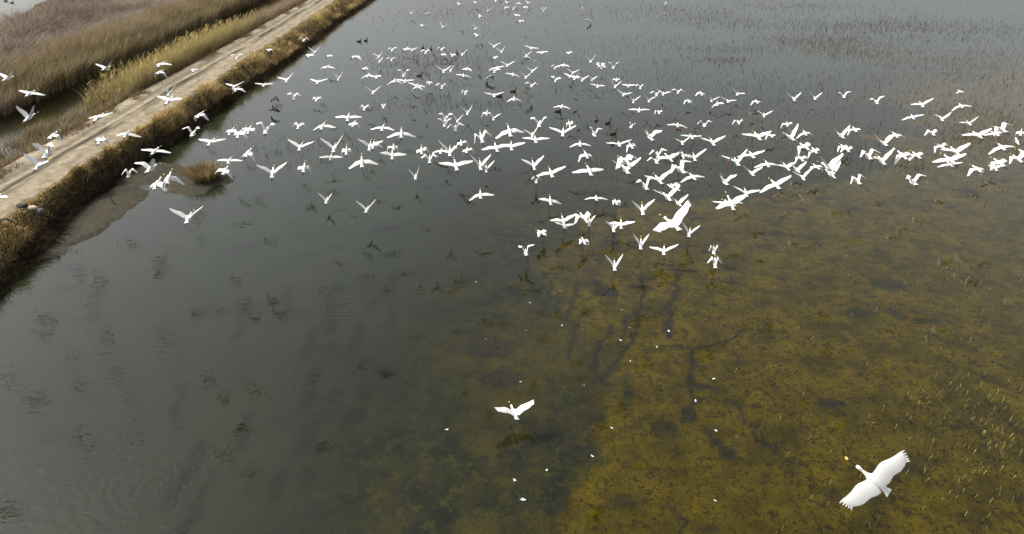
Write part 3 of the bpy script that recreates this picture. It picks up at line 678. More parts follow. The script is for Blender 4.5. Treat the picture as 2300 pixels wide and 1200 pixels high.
('w',1.07,29.93,4.02,94,6,0,14,8,4,-19,6,0,8,-9),
('w',2.22,28.84,4.7,84,9,-2,24,19,11,-6,32,27,13,-3),
('w',3.78,43.81,0.45,95,16,1,34,-99,-32,10,22,-75,46,12),
('w',3.61,29.01,4.58,90,-2,8,69,26,26,-55,74,-12,23,45),
('w',-0.66,27.66,4.43,102,12,2,-7,-14,9,-8,11,6,12,-5),
('w',-0.02,29.86,3.73,92,14,-1,15,9,-6,-37,14,9,12,-3),
('w',3.81,36.75,1.5,88,5,-2,-17,-26,11,-8,-11,-17,6,-12),
('w',3.74,32.86,2.25,101,11,1,-18,-69,3,-26,-20,-67,7,-28),
('w',-1.32,27.07,3.85,97,13,1,54,50,15,0,52,48,15,0),
('w',-1.41,35.39,0.53,92,12,2,74,71,-17,-53,53,48,17,4),
('w',0.96,28.71,3.24,98,15,3,31,25,13,-2,53,51,12,-5),
('w',1.57,25.76,4.02,98,7,-6,4,-4,1,-23,19,15,10,-6),
('g',1.28,33.62,0.51,87,-9,-3,74,-39,13,-56,78,-54,12,9),
('w',2.87,23.85,4.85,100,10,4,-11,-17,13,0,-4,-10,23,13),
('w',-1.46,29.38,1.55,94,9,-1,-29,-38,10,-9,-6,-10,9,-8),
('g',1.9,31.1,0.49,92,13,5,14,10,3,-20,-18,-28,16,1),
('t',6.68,37.18,2.36,69,1,4,72,-19,21,-48,66,-34,13,-36),
('w',10.24,41.14,1.22,79,3,1,-3,-9,10,-8,-13,-20,8,-11),
('w',9.57,33.13,3.69,77,-6,-4,60,-55,12,41,60,-13,13,-56),
('d',7.14,28.64,4.92,132,7,4,17,-65,5,-25,-1,-60,2,-9),
('d',8.7,31.29,3.88,98,13,1,38,-7,4,-41,34,-25,6,-15),
('w',5.53,26.44,5.3,102,6,-6,67,64,-11,-42,48,32,-4,-52),
('w',5.27,32.3,2.99,88,-2,-2,10,3,10,-7,22,17,11,-7),
('w',5.84,32.16,2.97,98,5,6,6,-87,-41,-24,0,-50,47,-26),
('w',10.36,40,0.46,82,0,-1,39,33,-4,-33,53,49,-4,-33),
('w',10.46,38.46,1.35,91,3,4,4,-2,13,-1,7,1,18,3),
('w',6.12,27.33,4.22,83,-2,-9,61,-31,-2,-48,61,-8,14,-51),
('w',6.48,29.09,3.28,87,-6,4,36,-35,14,-43,55,23,30,-79),
('w',7.24,29.95,3.14,115,14,5,-1,-9,16,2,17,12,18,4),
('w',9.92,37.76,0.45,91,15,8,44,42,-8,-38,-3,-47,24,-13),
('w',8.37,29.84,3.2,85,6,-5,37,31,-23,-62,39,35,13,0),
('w',3.24,18.54,7.18,104,-3,-8,45,-47,-30,-38,27,-39,46,-2),
('w',3.84,21.76,5.7,101,3,3,38,33,4,-18,44,40,10,-6),
('w',6.1,26.55,3.42,105,9,-1,20,14,19,6,32,28,20,8),
('w',4.63,22.09,4.95,93,-5,-1,60,-8,14,-52,79,-22,15,53),
('w',5.31,20.32,6.25,105,-2,-5,45,-43,-5,-34,81,-15,21,-12),
('w',8.35,29.62,2.35,103,4,-3,-20,-28,10,-7,-10,-16,9,-9),
('w',5.82,23.65,3.89,104,1,1,33,27,12,-4,45,42,10,-6),
('w',7.21,28.24,2.36,138,8,5,55,-12,7,-15,35,-32,10,-4),
('w',8.18,30.89,0.46,105,3,5,43,38,0,-24,47,43,13,-3),
('g',4.21,31.42,0.5,88,-5,2,-3,-10,-1,-30,-8,-17,24,13),
('g',5.12,30.89,0.5,93,-3,4,38,-70,-41,-69,10,-76,51,24),
('w',5.14,24.6,2.93,85,10,-19,67,66,7,-14,35,28,11,-5),
('w',18.07,43.75,0.45,78,6,-5,12,-72,-6,-23,19,-65,17,20),
('w',11.91,28.21,4.69,101,2,-1,37,30,4,-19,67,66,15,1),
('w',18.41,41.61,0.56,86,6,-6,-29,-39,3,-22,-14,-41,17,-16),
('w',10.02,26.92,5.16,97,8,6,1,-6,18,7,21,17,20,7),
('w',16.22,41.36,0.46,90,-1,0,14,-74,-14,-21,5,-69,26,-17),
('w',9.48,31.06,3.51,92,7,0,23,17,12,-4,32,28,11,-6),
('d',7.96,24.03,5.1,91,8,-2,42,36,1,-22,53,50,14,0),
('w',8.93,25.74,4.5,90,4,0,23,16,18,6,64,63,10,-10),
('w',10.81,29.34,3.5,92,3,-1,-9,-16,14,0,14,10,20,7),
('w',12.34,33.1,1.17,97,1,4,39,35,13,-3,38,33,10,-7),
('w',12.74,32.28,1.97,88,4,-3,-17,-24,12,-3,-14,-22,22,11),
('w',14.88,34.98,0.8,105,16,-1,19,14,11,-6,14,7,22,10),
('w',14.78,33.41,1.24,99,6,8,41,36,17,3,48,44,20,7),
('w',16.21,36.45,0.75,97,7,-7,27,-72,-4,-25,13,-74,6,4),
('w',12.25,27.42,4.55,103,3,-2,2,-88,-5,-27,22,-50,35,5),
('w',15.03,32.46,2.61,90,3,0,-12,-79,-26,-20,9,-55,43,-18),
('w',8.38,25.11,3.91,92,-2,-2,62,58,-8,-38,54,48,-5,-54),
('w',9.81,23.71,4.36,99,5,-7,-21,-31,9,-8,25,23,9,-8),
('w',10.87,29.4,1.63,83,7,2,25,20,16,4,20,15,10,-8),
('w',7.74,22.2,4.27,100,24,2,-7,-16,-3,-29,35,33,14,0),
('w',8.24,23.75,3.58,105,-5,-9,18,15,22,12,-14,-24,17,2),
('d',11.89,28.8,1.62,101,11,2,32,26,1,-23,48,46,13,-2),
('w',15.57,34.34,0.46,91,5,-2,35,29,16,2,56,54,13,-5),
('w',16.58,35.13,0.75,99,2,1,-4,-28,-3,-43,3,-73,16,-22),
('w',16.63,33.39,3.08,95,4,3,41,35,7,-14,62,60,14,-1),
('w',18.69,36.19,2.5,84,3,0,-2,-79,-14,-20,1,-57,24,-20),
('w',18.86,33.33,2.7,94,2,-2,44,41,20,8,36,30,23,12),
('w',21.19,36.54,2.08,91,6,-2,-19,-28,0,-25,-9,-29,8,-19),
('w',19.82,39.22,0.46,90,5,0,8,-83,-12,-23,5,-52,28,13),
('w',19.91,38.85,0.45,88,8,-1,13,-42,-4,-48,25,-51,24,-6),
('w',12.71,23.22,5.65,83,-2,-8,57,-48,-3,-47,66,-28,35,-24),
('w',14.55,25.53,4.63,88,6,1,30,23,-9,-40,60,58,14,1),
('w',15.4,25.68,4.8,95,7,-3,4,-71,-32,-20,6,-57,15,3),
('w',20.31,32.67,2.29,98,7,-3,11,-49,-11,-27,17,-54,20,-32),
('w',10.57,21.55,5.87,107,1,3,44,40,3,-19,48,44,10,-8),
('w',13.16,26.52,3.69,106,11,10,34,27,13,-4,68,68,17,5),
('w',14.39,26.63,3.34,86,0,-10,57,-71,-3,-21,78,-41,21,-13),
('w',13.49,21.49,5.36,79,-6,-11,71,-11,-8,-61,60,-26,9,25),
('w',22.04,34.75,2.77,85,2,-3,44,-63,-7,-13,36,-60,33,-19),
('w',20.05,28.46,4.71,94,5,7,-8,-17,17,4,33,31,15,0),
('w',17.79,24.13,6.33,86,-4,-7,35,-76,-22,-22,71,-28,33,-30),
('w',27.26,37.31,1.9,97,2,-2,-5,-13,15,0,7,2,17,2),
('w',32.26,41.98,0.45,57,15,-4,-28,-88,36,-5,-14,-62,39,10),
('t',30.91,40.26,0.45,87,26,11,26,25,-4,-30,-41,-54,23,13),
('w',22.47,34.32,2.19,91,-2,-4,-9,-89,12,-23,30,-40,33,-1),
('w',18.39,27.08,4.46,96,10,6,4,-5,15,0,41,39,13,-3),
('w',23.56,31.52,3.12,86,6,-5,-35,-45,8,-9,-5,-10,17,3),
('w',16.52,24.47,5.05,99,9,-4,-4,-12,15,0,16,12,11,-6),
('w',23.44,34.58,1.09,87,1,-5,-10,-18,12,-4,6,1,14,-2),
('w',21.77,30.18,2.52,94,4,-5,-3,-61,-6,-22,-12,-90,2,-9),
('w',20.06,26.66,4.13,94,5,-10,9,-61,-4,-36,6,-72,23,-32),
('w',26.75,35.79,0.45,89,9,2,24,19,-5,-33,16,9,23,12),
('w',22.95,29.48,3.27,91,6,-7,18,-80,15,-28,38,-27,28,21),
('w',24.43,31.02,2.99,112,7,2,28,-20,10,-34,22,-44,3,-13),
('g',0.59,25.46,0.58,92,-9,-10,81,-12,16,61,74,11,18,-30),
('g',1.34,27.49,0.51,117,-8,2,23,-41,-32,-56,11,-76,42,4),
('g',3.14,26.68,0.5,98,-1,7,34,-41,-38,-70,-8,-73,41,18),
('w',2.27,27.38,1.15,96,11,-2,16,9,3,-21,29,25,13,-3),
('g',2.39,28.22,0.5,95,-7,7,25,20,-12,-46,6,-3,38,36),
('w',2.68,23.01,3.32,111,7,4,22,-70,13,-25,38,-53,32,-29),
('g',3.58,28.62,0.5,83,7,-1,82,78,-23,-62,69,64,-6,-35),
('g',4.62,27.99,0.5,85,5,0,54,49,-3,-31,64,61,-9,-40),
('w',5.03,28.48,0.45,84,11,0,17,11,-2,-29,17,12,11,-6),
('g',4.2,24.44,0.5,85,6,0,55,50,12,-4,68,66,12,-5),
('g',5.59,26.38,0.5,81,14,0,60,56,11,-6,68,65,12,-5),
('g',6.47,25.75,0.51,78,3,-3,16,10,9,-10,29,26,15,2),
('w',3.94,15.16,6.8,113,3,-2,7,-2,-2,-27,52,51,12,-1),
('g',7.95,27.48,0.5,73,4,-1,60,56,10,-7,53,49,5,-17),
('g',8.6,25.78,0.5,76,-2,2,65,-86,-8,12,73,-69,41,11),
('g',8.37,24.67,0.5,77,8,-3,71,-55,16,-17,88,-51,17,-22),
('w',0.07,15.55,0.46,106,-3,17,15,7,7,-13,41,38,15,0),
('w',5.94,8.09,5.51,152,30,-35,-1,-10,24,14,28,26,3,-11),
('c',-17.53,50.04,0.45,71,12,-6,-20,-61,8,11,8,-48,-10,-24),
('c',-16.77,47.41,0.46,66,5,-3,-20,-43,5,11,-2,-44,-2,-19),
('c',-19.97,24.09,2.69,128,8,-5,-23,-32,44,46,-15,-52,17,-9),
]
LABELS = [
'white spoonbill, wings in an open V, over the reeds, left one',
'white spoonbill, wings spread flat, over the reeds',
'white spoonbill, wings in a steep V, over the reeds',
'white spoonbill, wings in an open V, over the reeds, right one',
'white spoonbill, wings softly arched, over the reeds',
'white spoonbill, wings pushed far down, over the reeds, right one',
'white spoonbill, wings in a steep V, over the dirt track',
'white spoonbill, wings spread flat, over the dirt track, rightmost of three',
'white spoonbill, wings spread flat, over the dirt track, second from left of three',
'white spoonbill, wings pushed far down, over the reeds, left one',
'white spoonbill, wings in an open V, over the dirt track, right one',
'white spoonbill, wings in an open V, over the dirt track, left one',
'white spoonbill, wings arched, tips bent down, over the dirt track, leftmost of three',
'white spoonbill, wings drooping, over the dirt track',
'white spoonbill, wings spread flat, just off the grassy bank, leftmost of four',
'white spoonbill, wings in an open V, near the mud spit, left one',
'white spoonbill, wings arched, tips bent down, near the mud spit',
'white spoonbill, wings pushed far down, near the mud spit, leftmost of three',
'white spoonbill, wings pushed far down, near the mud spit, second from left of three',
'white spoonbill, wings spread flat, over the dirt track, leftmost of three',
'white spoonbill, wings pushed far down, just off the grassy bank, leftmost of six',
'white spoonbill, wings arched, tips bent down, just off the grassy bank, leftmost of seven',
'white spoonbill, wings spread flat, just off the grassy bank, second from left of four',
'white spoonbill, wings softly arched, just off the grassy bank',
'white spoonbill, wings pushed far down, just off the grassy bank, third from left of six',
'white spoonbill, wings pushed far down, just off the grassy bank, fifth from left of six',
'spoonbill, wings arched, tips bent down, just off the grassy bank, second from left of seven',
'spoonbill, wings arched, tips bent down, just off the grassy bank, fourth from left of seven',
'white spoonbill, wings drooping, middle row of the flock, left',
'white spoonbill, wings held slightly raised, just off the grassy bank, left one',
'white spoonbill, wings in an open V, lower row of the flock, left, left one',
'white spoonbill, wings in an open V, near the mud spit, right one',
'white spoonbill, legs hanging, wings spread flat, lower row of the flock, left',
'white spoonbill, wings pushed far down, lower row of the flock, left, left one',
'white spoonbill, wings spread flat, just off the grassy bank, third from left of four',
'white spoonbill, wings pushed far down, near the mud spit, rightmost of three',
'white spoonbill, wings pushed far down, just off the grassy bank, fourth from left of six',
'white spoonbill, wings in an open V, just off the grassy bank, leftmost of three',
'white spoonbill, wings pushed far down, just off the grassy bank, rightmost of six',
'white spoonbill, wings in a steep V, below the flock over grey water, left one',
'white spoonbill, wings spread flat, middle row of the flock, left, left one',
'white spoonbill, wings pushed far down, middle row of the flock, left',
'white spoonbill, wings arched, tips bent down, over the dirt track, second from left of three',
'white spoonbill, wings arched, tips bent down, over the dirt track, rightmost of three',
'white spoonbill, wings arched, tips bent down, over the grassy bank',
'spoonbill, wings arched, tips bent down, just off the grassy bank, fifth from left of seven',
'white spoonbill, wings in an open V, just off the grassy bank, rightmost of three',
'spoonbill, wings arched, tips bent down, just off the grassy bank, sixth from left of seven',
'white spoonbill, wings pushed far down, upper left of the far stems, left one',
'white spoonbill, wings drooping, upper left of the far stems',
'white spoonbill, wings in a steep V, second row of the flock, left',
'white spoonbill, wings held slightly raised, just off the grassy bank, right one',
'spoonbill, wings in an open V, just off the grassy bank, second from left of three',
'white spoonbill, wings spread flat, just off the grassy bank, rightmost of four',
'white spoonbill, wings held slightly raised, over the grassy bank',
'white spoonbill, wings pushed far down, just off the grassy bank, second from left of six',
'spoonbill, wings arched, tips bent down, just off the grassy bank, third from left of seven',
'white spoonbill, wings arched, tips bent down, just off the grassy bank, rightmost of seven',
'white spoonbill, wings softly arched, upper left of the far stems',
'white spoonbill, wings arched, tips bent down, upper left of the far stems, right one',
'white spoonbill, wings in an open V, upper left of the far stems',
'white spoonbill, wings in a steep V, upper left of the far stems',
'white spoonbill, wings arched, tips bent down, upper left of the far stems, left one',
'white spoonbill, wings pushed far down, over the upper far stems, left centre, left one',
'white spoonbill, wings held slightly raised, over the upper far stems, left centre, left one',
'spoonbill, wings arched, tips bent down, over the upper far stems, left centre, leftmost of three',
'spoonbill, wings arched, tips bent down, over the upper far stems, left centre, second of three',
'white spoonbill, wings pushed far down, over the upper far stems, left centre, right one',
'spoonbill, wings arched, tips bent down, over the upper far stems, left centre, rightmost of three',
'spoonbill, wings in an open V, over the upper far stems, left centre, third of four',
'white spoonbill, wings pushed far down, upper left of the far stems, right one',
'white spoonbill, wings drooping, second row of the flock, left, left one',
'white spoonbill, wings arched, tips bent down, second row of the flock, left',
'white spoonbill, wings in an open V, second row of the flock, left centre',
'white spoonbill, wings drooping, second row of the flock, left, right one',
'white spoonbill, wings spread flat, second row of the flock, left centre, leftmost of three',
'spoonbill, wings spread flat, second row of the flock, left centre, second from left of three',
'white spoonbill, wings pushed far down, second row of the flock, left centre',
'spoonbill, wings arched, tips bent down, second row of the flock, left centre, leftmost of three',
'spoonbill, wings arched, tips bent down, second row, left centre, second from left of three',
'white spoonbill, wings in an open V, second row of the flock, left',
'spoonbill, wings in an open V, over the upper far stems, left centre, second of four',
'white spoonbill, wings in a steep V, over the upper far stems, left centre',
'white spoonbill, wings drooping, over the upper far stems, left centre',
'white spoonbill, wings spread flat, second row of the flock, left centre, rightmost of three',
'spoonbill, wings arched, tips bent down, second row of the flock, left centre, rightmost of three',
'white spoonbill, wings held slightly raised, second row of the flock, centre',
'white spoonbill, wings pushed far down, second row of the flock, centre',
'white spoonbill, wings arched, tips bent down, middle row of the flock, left, left one',
'white spoonbill, wings arched, tips bent down, middle row of the flock, left, right one',
'brown duck, wings spread flat, middle row of the flock, left centre',
'brown duck, wings in a steep V, middle row of the flock, left centre',
'spoonbill, wings in a steep V, middle row, left centre, second from left of three',
'white spoonbill, wings in an open V, middle row of the flock, left centre, right one',
'spoonbill, wings in a steep V, middle row of the flock, left centre, leftmost of three',
'white spoonbill, wings in an open V, middle row of the flock, left centre, left one',
'white spoonbill, wings arched, tips bent down, middle row of the flock, left centre, left one',
'white spoonbill, wings pushed far down, middle row of the flock, left centre',
'spoonbill, wings in a steep V, middle row of the flock, left centre, rightmost of three',
'white spoonbill, wings spread flat, middle row of the flock, left, right one',
'white spoonbill, wings in an open V, along the top edge of the photo',
'white spoonbill, wings spread flat, along the top edge of the photo, left one',
'spoonbill, wings held slightly raised, along the top edge, second from left of six',
'spoonbill, wings held slightly raised, along the top edge, third from left of six',
'spoonbill, wings in a steep V, along the top edge of the photo, leftmost of three',
'spoonbill, wings held slightly raised, along the top edge, fourth from left of six',
'white spoonbill, wings held slightly raised, along the top edge of the photo, leftmost of six',
'spoonbill, wings in an open V, over the upper far stems, left centre, leftmost of four',
'spoonbill, wings in an open V, over the upper far stems, left centre, rightmost of four',
'white spoonbill, wings held slightly raised, over the upper far stems, left centre, right one',
'white spoonbill, wings in an open V, over the upper far stems, centre, leftmost of five',
'spoonbill, wings in an open V, over the upper far stems, centre, second of five',
'white spoonbill, wings arched, tips bent down, over the upper far stems, centre, right one',
'white spoonbill, wings spread flat, over the upper far stems, centre, second from left of three',
'spoonbill, wings in an open V, over the upper far stems, centre, fourth of five',
'grey heron, wings softly arched, over the upper far stems, centre',
'spoonbill, wings in an open V, over the upper far stems, centre, third of five',
'white spoonbill, wings spread flat, over the upper far stems, centre, leftmost of three',
'white spoonbill, wings arched, tips bent down, over the upper far stems, centre, left one',
'white spoonbill, wings spread flat, second row of the flock, centre',
'grey heron, wings softly arched, second row of the flock, centre',
'white spoonbill, wings in an open V, second row of the flock, centre',
'white spoonbill, wings in an open V, over the upper far stems, centre, rightmost of five',
'white spoonbill, wings arched, tips bent down, second row of the flock, centre',
'brown duck, wings in a steep V, second row of the flock, centre',
'grey heron, wings in a steep V, along the top edge of the photo',
'spoonbill, wings held slightly raised, along the top edge, fifth from left of six',
'spoonbill, wings arched, tips bent down, along the top edge of the photo, leftmost of four',
'spoonbill, wings in a steep V, along the top edge of the photo, rightmost of three',
'white spoonbill, wings drooping, along the top edge of the photo',
'spoonbill, wings arched, tips bent down, along the top edge, third from left of four',
'white spoonbill, wings held slightly raised, along the top edge of the photo, rightmost of six',
'white spoonbill, wings spread flat, along the top edge of the photo, right one',
'spoonbill, wings arched, tips bent down, along the top edge, second from left of four',
'spoonbill, wings in a steep V, along the top edge, second from left of three',
'spoonbill, wings arched, tips bent down, along the top edge of the photo, rightmost of four',
'grey heron, wings in an open V, along the top edge of the photo',
'grey heron, wings drooping, along the top edge of the photo',
'white spoonbill, wings spread flat, over the upper far stems, centre, rightmost of three',
'spoonbill, wings arched, tips bent down, over the upper far stems, right, second of four',
'white spoonbill, wings in a steep V, over the upper far stems, right',
'white spoonbill, wings in an open V, over the upper far stems, right, right one',
'spoonbill, wings arched, tips bent down, over the upper far stems, right, third of four',
'white spoonbill, wings arched, tips bent down, over the upper far stems, right, rightmost of four',
'white spoonbill, wings arched, tips bent down, over the upper far stems, right, leftmost of four',
'white spoonbill, wings drooping, over the upper far stems, right',
'white spoonbill, wings in an open V, over the upper far stems, right, left one',
'white spoonbill, wings spread flat, second row of the flock, right centre, left one',
'white spoonbill, wings pushed far down, second row of the flock, right centre, left one',
'spoonbill, wings in an open V, second row of the flock, right centre, leftmost of three',
'white spoonbill, wings in a steep V, second row of the flock, right centre',
'white spoonbill, legs hanging, wings arched, tips bent down, second row of the flock, right centre',
'white spoonbill, wings held slightly raised, second row of the flock, right centre',
'white spoonbill, wings pushed far down, second row of the flock, right centre, right one',
'spoonbill, wings in an open V, second row, right centre, second from left of three',
'white spoonbill, wings spread flat, second row of the flock, right centre, right one',
'white spoonbill, wings arched, tips bent down, second row of the flock, right, leftmost of three',
'spoonbill, wings in an open V, second row of the flock, right centre, rightmost of three',
'white spoonbill, wings in an open V, second row of the flock, right, leftmost of four',
'spoonbill, wings in an open V, second row, right, second from left of four',
'spoonbill, wings arched, tips bent down, second row, right, second from left of three',
'spoonbill, wings in an open V, second row, right, third from left of four',
'white spoonbill, wings arched, tips bent down, second row of the flock, right, rightmost of three',
'white spoonbill, wings pushed far down, second row of the flock, right, right one',
'white spoonbill, wings pushed far down, second row of the flock, right, left one',
'white spoonbill, wings drooping, middle row of the flock, centre, right one',
'white spoonbill, wings spread flat, middle row of the flock, right centre',
'white spoonbill, wings arched, tips bent down, middle row of the flock, right centre, right one',
'brown duck, wings spread flat, second row of the flock, right centre',
'brown duck, wings in a steep V, middle row of the flock, right centre',
'white spoonbill, wings in an open V, second row of the flock, right, rightmost of four',
'white spoonbill, wings in a steep V, second row of the flock, right',
'white spoonbill, wings held slightly raised, second row of the flock, right',
'white spoonbill, one wing raised high, right, second row of the flock, right',
'white spoonbill, wings pushed far down, far right above the olive reeds',
'white spoonbill, wings in an open V, far right above the olive reeds, left one',
'white spoonbill, wings in an open V, far right above the olive reeds, right one',
'white spoonbill, wings arched, tips bent down, far right above the olive reeds, left one',
'white spoonbill, wings arched, tips bent down, far right above the olive reeds, right one',
'white spoonbill, wings in an open V, middle row of the flock, right',
'brown duck, wings held slightly raised, middle row of the flock, right',
'spoonbill, wings arched, tips bent down, middle row, right, second from left of three',
'small pale gull, wings drooping, far right above the olive reeds',
'white spoonbill, wings held slightly raised, far right above the olive reeds',
'white spoonbill, wings drooping, right edge, over olive reeds',
'white spoonbill, wings spread flat, middle row of the flock, far right',
'white spoonbill, wings in an open V, right edge, over olive reeds',
'white spoonbill, wings held slightly raised, right edge, over olive reeds, left one',
'white spoonbill, wings drooping, middle row of the flock, left centre',
'white spoonbill, wings in an open V, lower row of the flock, left, right one',
'white spoonbill, wings pushed far down, lower row of the flock, left, right one',
'white spoonbill, wings pushed far down, lower row of the flock, left centre, leftmost of three',
'white spoonbill, wings held slightly raised, lower row of the flock, left centre, left one',
'spoonbill, wings pushed far down, lower row, left centre, second from left of three',
'white spoonbill, wings arched, tips bent down, lower row of the flock, left centre',
'white spoonbill, wings spread flat, lower row of the flock, left centre',
'white spoonbill, wings in a steep V, lower row of the flock, left centre',
'white spoonbill, wings pushed far down, lower row of the flock, left centre, rightmost of three',
'white spoonbill, wings pushed far down, lower row of the flock, centre',
'white spoonbill, wings held slightly raised, lower row of the flock, left centre, right one',
'white spoonbill, wings drooping, lower row of the flock, left',
'white spoonbill, wings in a steep V, below the flock over grey water, right one',
'white spoonbill, wings in an open V, below the flock over grey water',
'white spoonbill, wings arched, tips bent down, middle row of the flock, left centre, right one',
'white spoonbill, wings drooping, middle row of the flock, centre, left one',
'white spoonbill, wings arched, tips bent down, middle row of the flock, centre, left one',
'white spoonbill, wings in an open V, middle row of the flock, centre',
'white spoonbill, wings spread flat, lower row of the flock, centre, right one',
'white spoonbill, wings held slightly raised, middle row of the flock, centre',
'white spoonbill, wings arched, tips bent down, middle row of the flock, centre, right one',
'white spoonbill, wings arched, tips bent down, middle row of the flock, right centre, left one',
'white spoonbill, wings spread flat, lower row of the flock, centre, left one',
'white spoonbill, wings held slightly raised, lower row of the flock, centre',
'white spoonbill, wings drooping, lower row of the flock, right centre, left one',
'white spoonbill, wings pushed far down, lower row of the flock, right centre, left one',
'white spoonbill, wings in an open V, lower row of the flock, centre, left one',
'white spoonbill, wings in a steep V, lower row of the flock, centre',
'white spoonbill, wings in an open V, lower row of the flock, centre, right one',
'white spoonbill, wings spread flat, bottom fringe of the flock, centre',
'spoonbill, legs hanging, wings arched, tips bent down, bottom fringe of the flock, centre, left one',
'white spoonbill, wings drooping, lower row of the flock, right centre, right one',
'white spoonbill, wings drooping, below the flock over grey water',
'white spoonbill, legs hanging, wings spread flat, bottom fringe of the flock, centre',
'white gull with black wingtips, wings arched, tips bent down, middle flock row, right centre',
'white spoonbill, wings drooping, middle row of the flock, right',
'white spoonbill, wings arched, tips bent down, middle row of the flock, right, leftmost of three',
'brown duck, wings arched, tips bent down, middle row of the flock, right, left one',
'brown duck, wings arched, tips bent down, middle row of the flock, right, right one',
'white spoonbill, wings in an open V, middle row of the flock, right centre',
'white spoonbill, wings held slightly raised, lower row of the flock, right centre',
'white spoonbill, wings pushed far down, lower row of the flock, right centre, right one',
'white spoonbill, wings in an open V, dense lower flock, right of centre',
'white spoonbill, wings spread flat, middle row of the flock, right, left one',
'spoonbill, wings arched, tips bent down, dense lower flock, right of centre, second of three',
'white spoonbill, wings arched, tips bent down, dense lower flock, right of centre, leftmost of three',
'white spoonbill, wings spread flat, dense lower flock, right of centre',
'white spoonbill, one wing raised high, left, dense lower flock, right of centre',
'white spoonbill, wings in an open V, dense lower flock, right, left one',
'white spoonbill, wings arched, tips bent down, lower row of the flock, right centre',
'white spoonbill, wings in an open V, lower row of the flock, right centre',
'white spoonbill, wings held slightly raised, bottom fringe of the flock, right centre',
'white spoonbill, wings arched, tips bent down, bottom fringe of the flock, right centre, left one',
'white spoonbill, wings arched, tips bent down, dense lower flock, right of centre, rightmost of three',
'white spoonbill, wings drooping, bottom fringe of the flock, right centre',
'spoonbill, wings in an open V, bottom fringe, right centre, second from left of three',
'white spoonbill, wings arched, tips bent down, bottom fringe of the flock, right centre, right one',
'spoonbill, wings in an open V, bottom fringe of the flock, right centre, rightmost of three',
'white spoonbill, legs hanging, wings drooping, bottom fringe of the flock, centre',
'spoonbill, legs hanging, wings arched, tips bent down, bottom fringe of the flock, centre, right one',
'spoonbill, wings in an open V, bottom fringe of the flock, right centre, leftmost of three',
'white spoonbill, wings arched, tips bent down, middle row of the flock, far right',
'white spoonbill, wings in an open V, middle row of the flock, far right, left one',
'white spoonbill, wings pushed far down, middle row of the flock, far right, left one',
'white spoonbill, wings spread flat, middle row of the flock, right, right one',
'white spoonbill, wings arched, tips bent down, middle row of the flock, right, rightmost of three',
'white spoonbill, wings held slightly raised, dense lower flock, right',
'brown duck, wings in an open V, dense lower flock, right',
'white spoonbill, wings in an open V, dense lower flock, right, right one',
'white spoonbill, wings spread flat, dense lower flock, right',
'white spoonbill, wings in an open V, bottom fringe of the flock, right',
'white spoonbill, wings drooping, dense lower flock, far right, left one',
'white spoonbill, wings held slightly raised, dense lower flock, far right',
'white spoonbill, wings in an open V, dense lower flock, far right, left one',
'white spoonbill, wings arched, tips bent down, dense lower flock, far right, leftmost of three',
'spoonbill, wings arched, tips bent down, dense lower flock, far right, second from left of three',
'white spoonbill, wings pushed far down, dense lower flock, far right',
'white spoonbill, wings in a steep V, bottom fringe of the flock, right',
'white spoonbill, one wing raised high, right, bottom fringe of the flock, right',
'white spoonbill, wings held slightly raised, bottom fringe of the flock, right, right one',
'white spoonbill, wings held slightly raised, bottom fringe of the flock, right, left one',
'white spoonbill, wings spread flat, bottom fringe of the flock, right',
'brown duck, wings in an open V, bottom fringe of the flock, right',
'white spoonbill, wings in an open V, bottom fringe of the flock, far right, left one',
'white spoonbill, wings drooping, dense lower flock, far right, right one',
'white spoonbill, wings in an open V, middle row of the flock, far right, right one',
'white spoonbill, wings pushed far down, middle row of the flock, far right, right one',
'white spoonbill, wings in an open V, lower flock left of the right edge, right one',
'white spoonbill, wings drooping, middle row of the flock, far right',
'white spoonbill, wings arched, tips bent down, dense lower flock, far right, rightmost of three',
'spoonbill, wings arched, tips bent down, lower flock left of the right edge, leftmost of three',
'spoonbill, wings arched, tips bent down, lower flock left of the right edge, second of three',
'white spoonbill, wings in an open V, lower flock left of the right edge, left one',
'white spoonbill, wings pushed far down, lower flock left of the right edge',
'spoonbill, wings arched, tips bent down, lower flock left of the right edge, rightmost of three',
'white spoonbill, wings in an open V, dense lower flock, far right, right one',
'white spoonbill, wings in an open V, bottom fringe of the flock, far right, right one',
'white spoonbill, wings arched, tips bent down, bottom fringe of the flock, far right, left one',
'white spoonbill, wings arched, tips bent down, bottom fringe of the flock, far right, right one',
'white spoonbill, wings arched, tips bent down, right edge, over olive reeds, left one',
'white spoonbill, wings held slightly raised, right edge, over olive reeds, right one',
'white spoonbill, wings arched, tips bent down, right edge, over olive reeds, right one',
'white spoonbill, wings spread flat, right edge, over olive reeds',
'white spoonbill, wings pushed far down, right edge, over olive reeds',
'white gull with black wingtips, one wing raised high, left, lower flock at the right edge',
'white spoonbill, wings arched, tips bent down, lower flock at the right edge, leftmost of four',
'white spoonbill, wings held slightly raised, lower flock at the right edge, left one',
'white spoonbill, wings drooping, lower flock at the right edge',
'white spoonbill, wings spread flat, lower flock at the right edge, left one',
'white spoonbill, wings spread flat, lower flock at the right edge, right one',
'white spoonbill, wings pushed far down, lower flock at the right edge',
'spoonbill, wings arched, tips bent down, lower flock at the right edge, second of four',
'white spoonbill, wings held slightly raised, lower flock at the right edge, right one',
'spoonbill, wings arched, tips bent down, lower flock at the right edge, third of four',
'white spoonbill, wings arched, tips bent down, lower flock at the right edge, rightmost of four',
'spoonbill, legs hanging, wings arched, tips bent down, lowest over olive shallows, leftmost of five',
'spoonbill, legs hanging, wings arched, tips bent down, lowest over olive shallows, second of five',
'spoonbill, legs hanging, wings arched, tips bent down, lowest over olive shallows, third of five',
'white spoonbill, wings held slightly raised, lowest group over the olive shallows, left one',
'white spoonbill, legs hanging, wings held slightly raised, lowest group over the olive shallows, left one',
